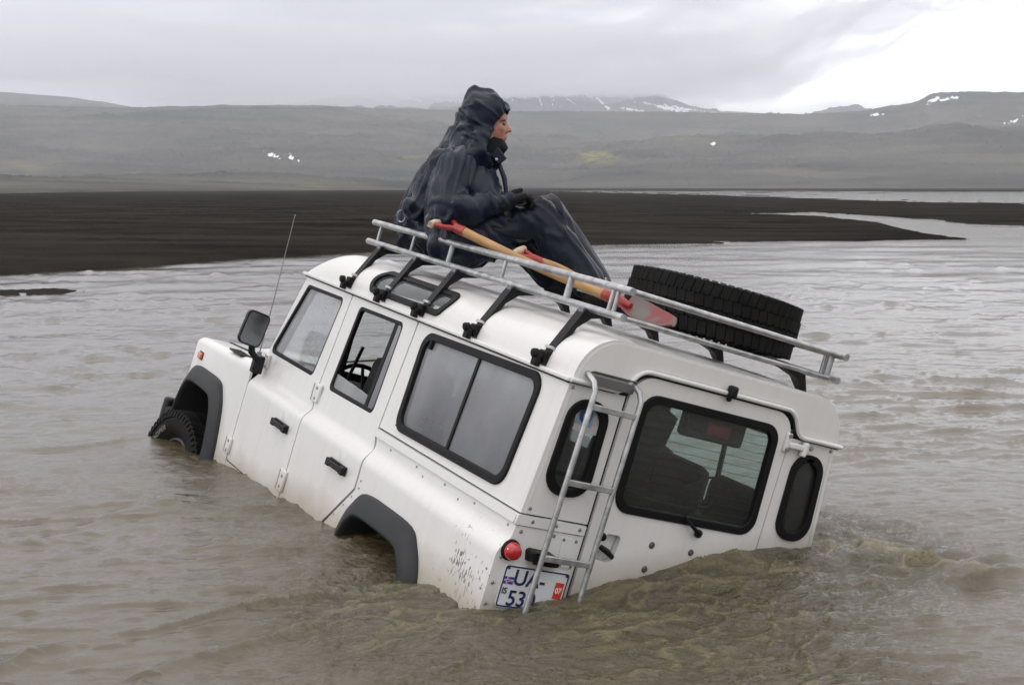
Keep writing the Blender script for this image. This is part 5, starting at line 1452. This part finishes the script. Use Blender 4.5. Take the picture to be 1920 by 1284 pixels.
def make_person(off, label, seed, lean):
    base = at(868, 500, 6.52)
    Mb = Matrix.Translation(base + off)
    root = empty('person', Mb, label, 'person', None)
    P = lambda u, v, D: at(u, v, D) - base
    pel, chest, neck = P(862, 455, 6.52), P(874, 345, 6.55), P(893, 288, 6.54)
    shR, elR, wrR, haR = P(856, 312, 6.36), P(838, 396, 6.26), P(950, 380, 6.26), P(999, 360, 6.30)
    shL, elL, wrL, haL = P(886, 306, 6.74), P(900, 398, 6.82), P(964, 378, 6.58), P(1004, 362, 6.44)
    hipR, knR, anR = P(872, 460, 6.42), P(1014, 404, 6.36), P(1118, 545, 6.30)
    hipL, knL, anL = P(884, 458, 6.64), P(1030, 400, 6.66), P(1128, 550, 6.64)
    hd = P(917, 233, 6.54)
    # how far this one hunches forward, turning about the hips
    LR = Matrix.Rotation(R(lean), 3, 'Y')
    U = lambda p, k=1.0: pel + Matrix.Rotation(R(lean * k), 3, 'Y') @ (p - pel)
    chest, neck, shR, shL, hd, elR, elL = U(chest), U(neck), U(shR), U(shL), U(hd), U(elR, .8), U(elL, .8)
    # ---- body: head with a face, neck, trunk and limbs as one skin
    fx = Vector((1, -.10, -.03)).normalized(); fs_ = Vector((.10, 1, 0)).normalized(); fu = fs_.cross(fx) * -1
    if fu.z < 0: fu = -fu
    fx, fs_, fu = LR @ fx, LR @ fs_, LR @ fu
    H = lambda f, s, u: hd + fx * f + fs_ * s + fu * u
    rot = Matrix((fx, fs_, fu)).transposed()
    m = MB()
    m.ell(H(-.012, 0, .030), (.098, .076, .098), rot, 20, 14)                 # skull
    m.ell(H(.032, 0, -.025), (.060, .062, .085), rot, 18, 12)                # face
    m.ell(H(.060, 0, .032), (.032, .056, .034), rot); m.ell(H(.078, 0, .014), (.014, .040, .009), rot)   # forehead, brow ridge
    m.cap(H(.086, 0, .004), H(.106, 0, -.030), .008, .0125, 10); m.ell(H(.095, .010, -.034), (.012, .008, .008), rot); m.ell(H(.095, -.010, -.034), (.012, .008, .008), rot)   # nose, wings
    for s in (-1, 1):
        m.ell(H(.058, s * .040, -.020), (.026, .020, .022), rot)               # cheekbones
        m.ell(H(-.008, s * .076, -.008), (.018, .009, .030), rot)              # ears
        m.cap(H(.0, s * .050, -.062), H(.055, s * .018, -.098), .024, .022, 10) # jaw
    m.ell(H(.070, 0, -.102), (.022, .024, .018), rot)                          # chin
    m.ell(H(.083, 0, -.062), (.013, .024, .007), rot); m.ell(H(.081, 0, -.074), (.013, .021, .008), rot); m.ell(H(.074, 0, -.068), (.016, .030, .022), rot)   # lips
    m.cap(H(-.02, 0, -.05), neck + Vector((0, 0, -.03)), .056, .064, 14)
    m.cap(chest, pel + Vector((0, 0, .05)), .145, .12); m.cap(neck + Vector((-.02, 0, -.05)), chest, .075, .14)
    for a, b, c in ((shR, elR, wrR), (shL, elL, wrL)):
        m.cap(chest.lerp(a, .6) + Vector((0, 0, .05)), a, .06, .06); m.cap(a, b, .052, .043); m.cap(b, c, .043, .030)
    for a, b, c in ((hipR, knR, anR), (hipL, knL, anL)):
        m.cap(pel, a, .09, .08); m.cap(a, b, .082, .056); m.cap(b, c, .054, .038)
    V, Nn, F = blob('body', m, .0062, 3, .45)
    body = mesh_obj('body', V, F, M_SKIN, root, 180)
    # eyes and brows
    for s in (-1, 1):
        MB().ell(H(.0765, s * .031, .0), (.011, .012, .0105), rot, 12, 8).build('eye', M_EYE, body, 180)
        MB().tube([H(.086, s * .016, .016), H(.084, s * .034, .020), H(.066, s * .050, .015)], [.0030, .0036, .002], 6).build('eyebrow', M_HAIR, body, 180)
    # ---- oilskin coat
    m = MB()
    m.cap(pel + Vector((-.01, 0, .065)), chest + Vector((-.015, 0, -.02)), .168, .178, 18)
    m.ell(chest.lerp(pel, .45) + Vector((.03, 0, 0)), (.175, .215, .26), None, 18, 12)
    m.ell(chest + Vector((.03, 0, -.02)), (.140, .19, .15))
    m.cap(chest + Vector((0, 0, .05)), neck + Vector((-.005, 0, -.02)), .135, .085, 16)
    for a, b, c, r in ((shR, elR, wrR, 1), (shL, elL, wrL, .96)):
        m.cap(neck.lerp(a, .45) + Vector((-.01, 0, -.045)), a, .085, .088, 14)
        m.cap(a, b, .094 * r, .082 * r, 14); m.cap(b + Vector((-.01, 0, -.01)), b.lerp(c, .55), .084 * r, .080 * r, 14); m.cap(b.lerp(c, .4), c, .080 * r, .058 * r, 14)
    # skirt over seat and lap
    m.cap(pel + Vector((-.05, -.06, .0)), pel + Vector((-.095, -.08, -.010)), .105, .075, 14)
    m.cap(pel + Vector((-.04, .08, .0)), pel + Vector((-.08, .1, -.01)), .105, .075, 14)
    m.cap(hipR + Vector((.02, -.02, .02)), hipR.lerp(knR, .48), .145, .115, 14); m.cap(hipL + Vector((.02, .02, .02)), hipL.lerp(knL, .48), .145, .115, 14)
    V, Nn, F = blob('coat', m, .0095, 5)
    bones = [(pel, chest, .16, 0), (chest, neck, .13, 0), (shR, elR, .085, 0), (elR, wrR, .085, 1), (shL, elL, .085, 0), (elL, wrL, .085, 1), (hipR, knR, .13, 1)]
    V = folds(V, Nn, bones, .0215, 7.5, 2.6, seed)
    coat = mesh_obj('raincoat', V, F, M_OIL, root, 180)
    # ---- trousers
    m = MB()
    for a, b, c, w in ((hipR, knR, anR, 1), (hipL, knL, anL, .97)):
        m.cap(a + Vector((0, 0, .01)), b, .108 * w, .086 * w, 16); m.cap(b, c + (b - c) * .14, .089 * w, .090 * w, 16)
        m.cap(b + Vector((.0, 0, .0)), b.lerp(c, .5) + Vector((-.02, 0, -.012)), .087, .092, 14)
    m.cap(hipR, hipL, .10, .10)
    V, Nn, F = blob('trousers', m, .0095, 5)
    V = folds(V, Nn, [(hipR, knR, .11, 1), (knR, anR, .10, 0), (hipL, knL, .11, 1), (knL, anL, .10, 0)], .019, 7, 2.2, seed + 4)
    tr = mesh_obj('trousers', V, F, M_OIL2, root, 180)
    MB().lathe([(.004, .002), (.008, .003), (.010, 0)], anR + (knR - anR) * .16 + Vector((.088, -.045, 0)), (.75, -.6, .2), 12).build('trouser_eyelet', M_GALV, tr)
    # ---- boots
    for a, b, s in ((anR, knR, 1), (anL, knL, 1)):
        mm = MB(); mm.cap(a + (b - a) * .2, a, .058, .052); mm.cap(a + Vector((-.02, 0, -.035)), a + Vector((.15, -.03, -.075)), .050, .040); mm.ell(a + Vector((.05, -.01, -.082)), (.13, .046, .016))
        V, Nn, F = blob('boot', mm, .009, 3); mesh_obj('boot', V, F, M_BOOT, root, 180)
    # ---- hood with a face opening, peak at the back of the crown
    m = MB()
    m.ell(H(-.030, 0, .040), (.128, .115, .135), rot, 24, 16)
    m.cap(H(-.085, 0, .12), H(-.070, 0, .175), .050, .022, 12); m.cap(H(-.05, 0, .15), H(.0, .0, .158), .040, .030, 12)
    m.cap(H(.0, 0, .085), H(.048, 0, .060), .085, .062, 16)
    m.cap(H(-.06, 0, -.03), neck + Vector((-.06, 0, -.005)), .105, .10, 16)
    m.cap(H(-.02, -.05, -.06), neck + Vector((.0, -.07, -.02)), .075, .075, 14); m.cap(H(-.02, .05, -.06), neck + Vector((.0, .07, -.02)), .075, .075, 14)
    V, Nn, F = blob('hood', m, .0075, 4)
    hb = [(H(.04, 0, .06), H(-.11, 0, .0), .11, 1), (H(-.05, 0, .05), neck, .1, 1)]
    V = folds(V, Nn, hb, .0165, 8.5, 3.5, seed + 8)
    # open the front: everything ahead of the slanting rim, around the face
    loc = (V - np.array(hd)) @ np.array(rot)
    rim_f = .034 + .80 * np.clip(loc[:, 2] + .005, 0, .12) - .30 * np.clip(-.02 - loc[:, 2], 0, .09)
    cut = (loc[:, 0] > rim_f) & (loc[:, 2] < .095) & (loc[:, 2] > -.150)
    F = [f for f in F if not all(cut[i] for i in f)]
    used_ = sorted({i for f in F for i in f}); mp_ = {i: k for k, i in enumerate(used_)}
    V = V[used_]; F = [tuple(mp_[i] for i in f) for f in F]
    hood = mesh_obj('hood', V, F, M_OIL, root, 180)
    so = hood.modifiers.new('thickness', 'SOLIDIFY'); so.thickness = .009; so.offset = -1
    # neck warmer and stand-up collar flap
    m = MB(); m.cap(H(.015, 0, -.105), neck + Vector((.035, 0, -.03)), .070, .085, 16); m.ell(H(.052, 0, -.118), (.052, .060, .030), rot)
    V, Nn, F = blob('neck', m, .010, 4); V = folds(V, Nn, [(H(.02, 0, -.09), neck, .08, 1)], .007, 12, 4, seed + 2)
    mesh_obj('neck_warmer', V, F, M_SCARF, root, 180)
    c0 = P(930, 296, 6.46)
    fl_ = MB().box(U(P(934, 293, 6.47)), (.055, .014, .075), Matrix.Rotation(R(-38), 3, 'Y')).build('collar_flap', M_OIL, root, bevel=.006)
    MB().lathe([(0, .004), (.007, .003), (.008, 0)], U(P(931, 299, 6.46)), (.1, -1, .1), 10).build('snap_button', M_GALV, fl_)
    # storm flap down the front, pocket cord loop at the hem
    MB().tube([U(P(935, 305, 6.50)), U(P(946, 335, 6.47)), U(P(950, 365, 6.47))], [.012, .014, .010], 8).build('coat_placket', M_OIL, coat, 60)
    lp = MB(); cc = P(806, 414, 6.36)
    lp.tube([cc + Vector((.022 * math.cos(t), .012 * math.sin(t * 2), .030 * math.sin(t))) for t in [2 * math.pi * k / 18 for k in range(19)]], .0035, 6)
    lp.build('cord_loop', M_GALV, coat, 60)
    # ---- gloved hands resting together on the knee
    for (w, h, el, s) in ((wrR, haR, elR, -1), (wrL, haL, elL, 1)):
        d = (h - w).normalized(); up = Vector((0, 0, 1)); sd = d.cross(up).normalized() * (1 if s < 0 else -1)
        nrm = d.cross(sd)
        if nrm.z < 0: nrm = -nrm
        mm = MB()
        mm.cap(w - d * .03, w + d * .02, .040, .036)
        k0 = w + d * .085
        for i in range(5):
            o_ = (i - 2) * .0155
            mm.cap(w + d * .015 + sd * o_ * .7, k0 + sd * o_ * 1.15, .021, .018, 10)
        lens = (.040, .046, .044, .036)
        for i in range(4):                                    # four fingers curling down round each other
            o_ = (i - 1.5) * .0215
            p0 = k0 + sd * o_; l = lens[i]
            d1 = (d * .80 - nrm * .60).normalized(); d2 = (d * .05 - nrm * 1).normalized(); d3 = (-d * .75 - nrm * .55).normalized()
            p1 = p0 + d1 * l; p2 = p1 + d2 * l * .72; p3 = p2 + d3 * l * .55
            mm.cap(p0, p1, .0115, .0105, 10); mm.cap(p1, p2, .0105, .0098, 10); mm.cap(p2, p3, .0098, .0085, 10)
        t0 = w + d * .03 - sd * .034 * (-1 if s > 0 else 1) * (1 if s < 0 else 1)
        t0 = w + d * .030 + nrm * .012 + sd * (-.030)
        mm.cap(t0, t0 + d * .040 + nrm * .018 - sd * .012, .016, .0135, 10); mm.cap(t0 + d * .040 + nrm * .018 - sd * .012, t0 + d * .075 + nrm * .014 - sd * .006, .0130, .0105, 10)
        V, Nn, F = blob('glove', mm, .0052, 2, .4)
        mesh_obj('glove', V, F, M_GLOVE, root, 180)
    return root
make_person(Vector((0, 0, 0)), 'person in wet navy oilskins and black gloves, face in profile under a raised hood', 1.3, 0)
make_person(Vector((-.180, .44, .012)), 'person in navy oilskins sitting behind the other, only back and arm showing', 7.7, 12.5)
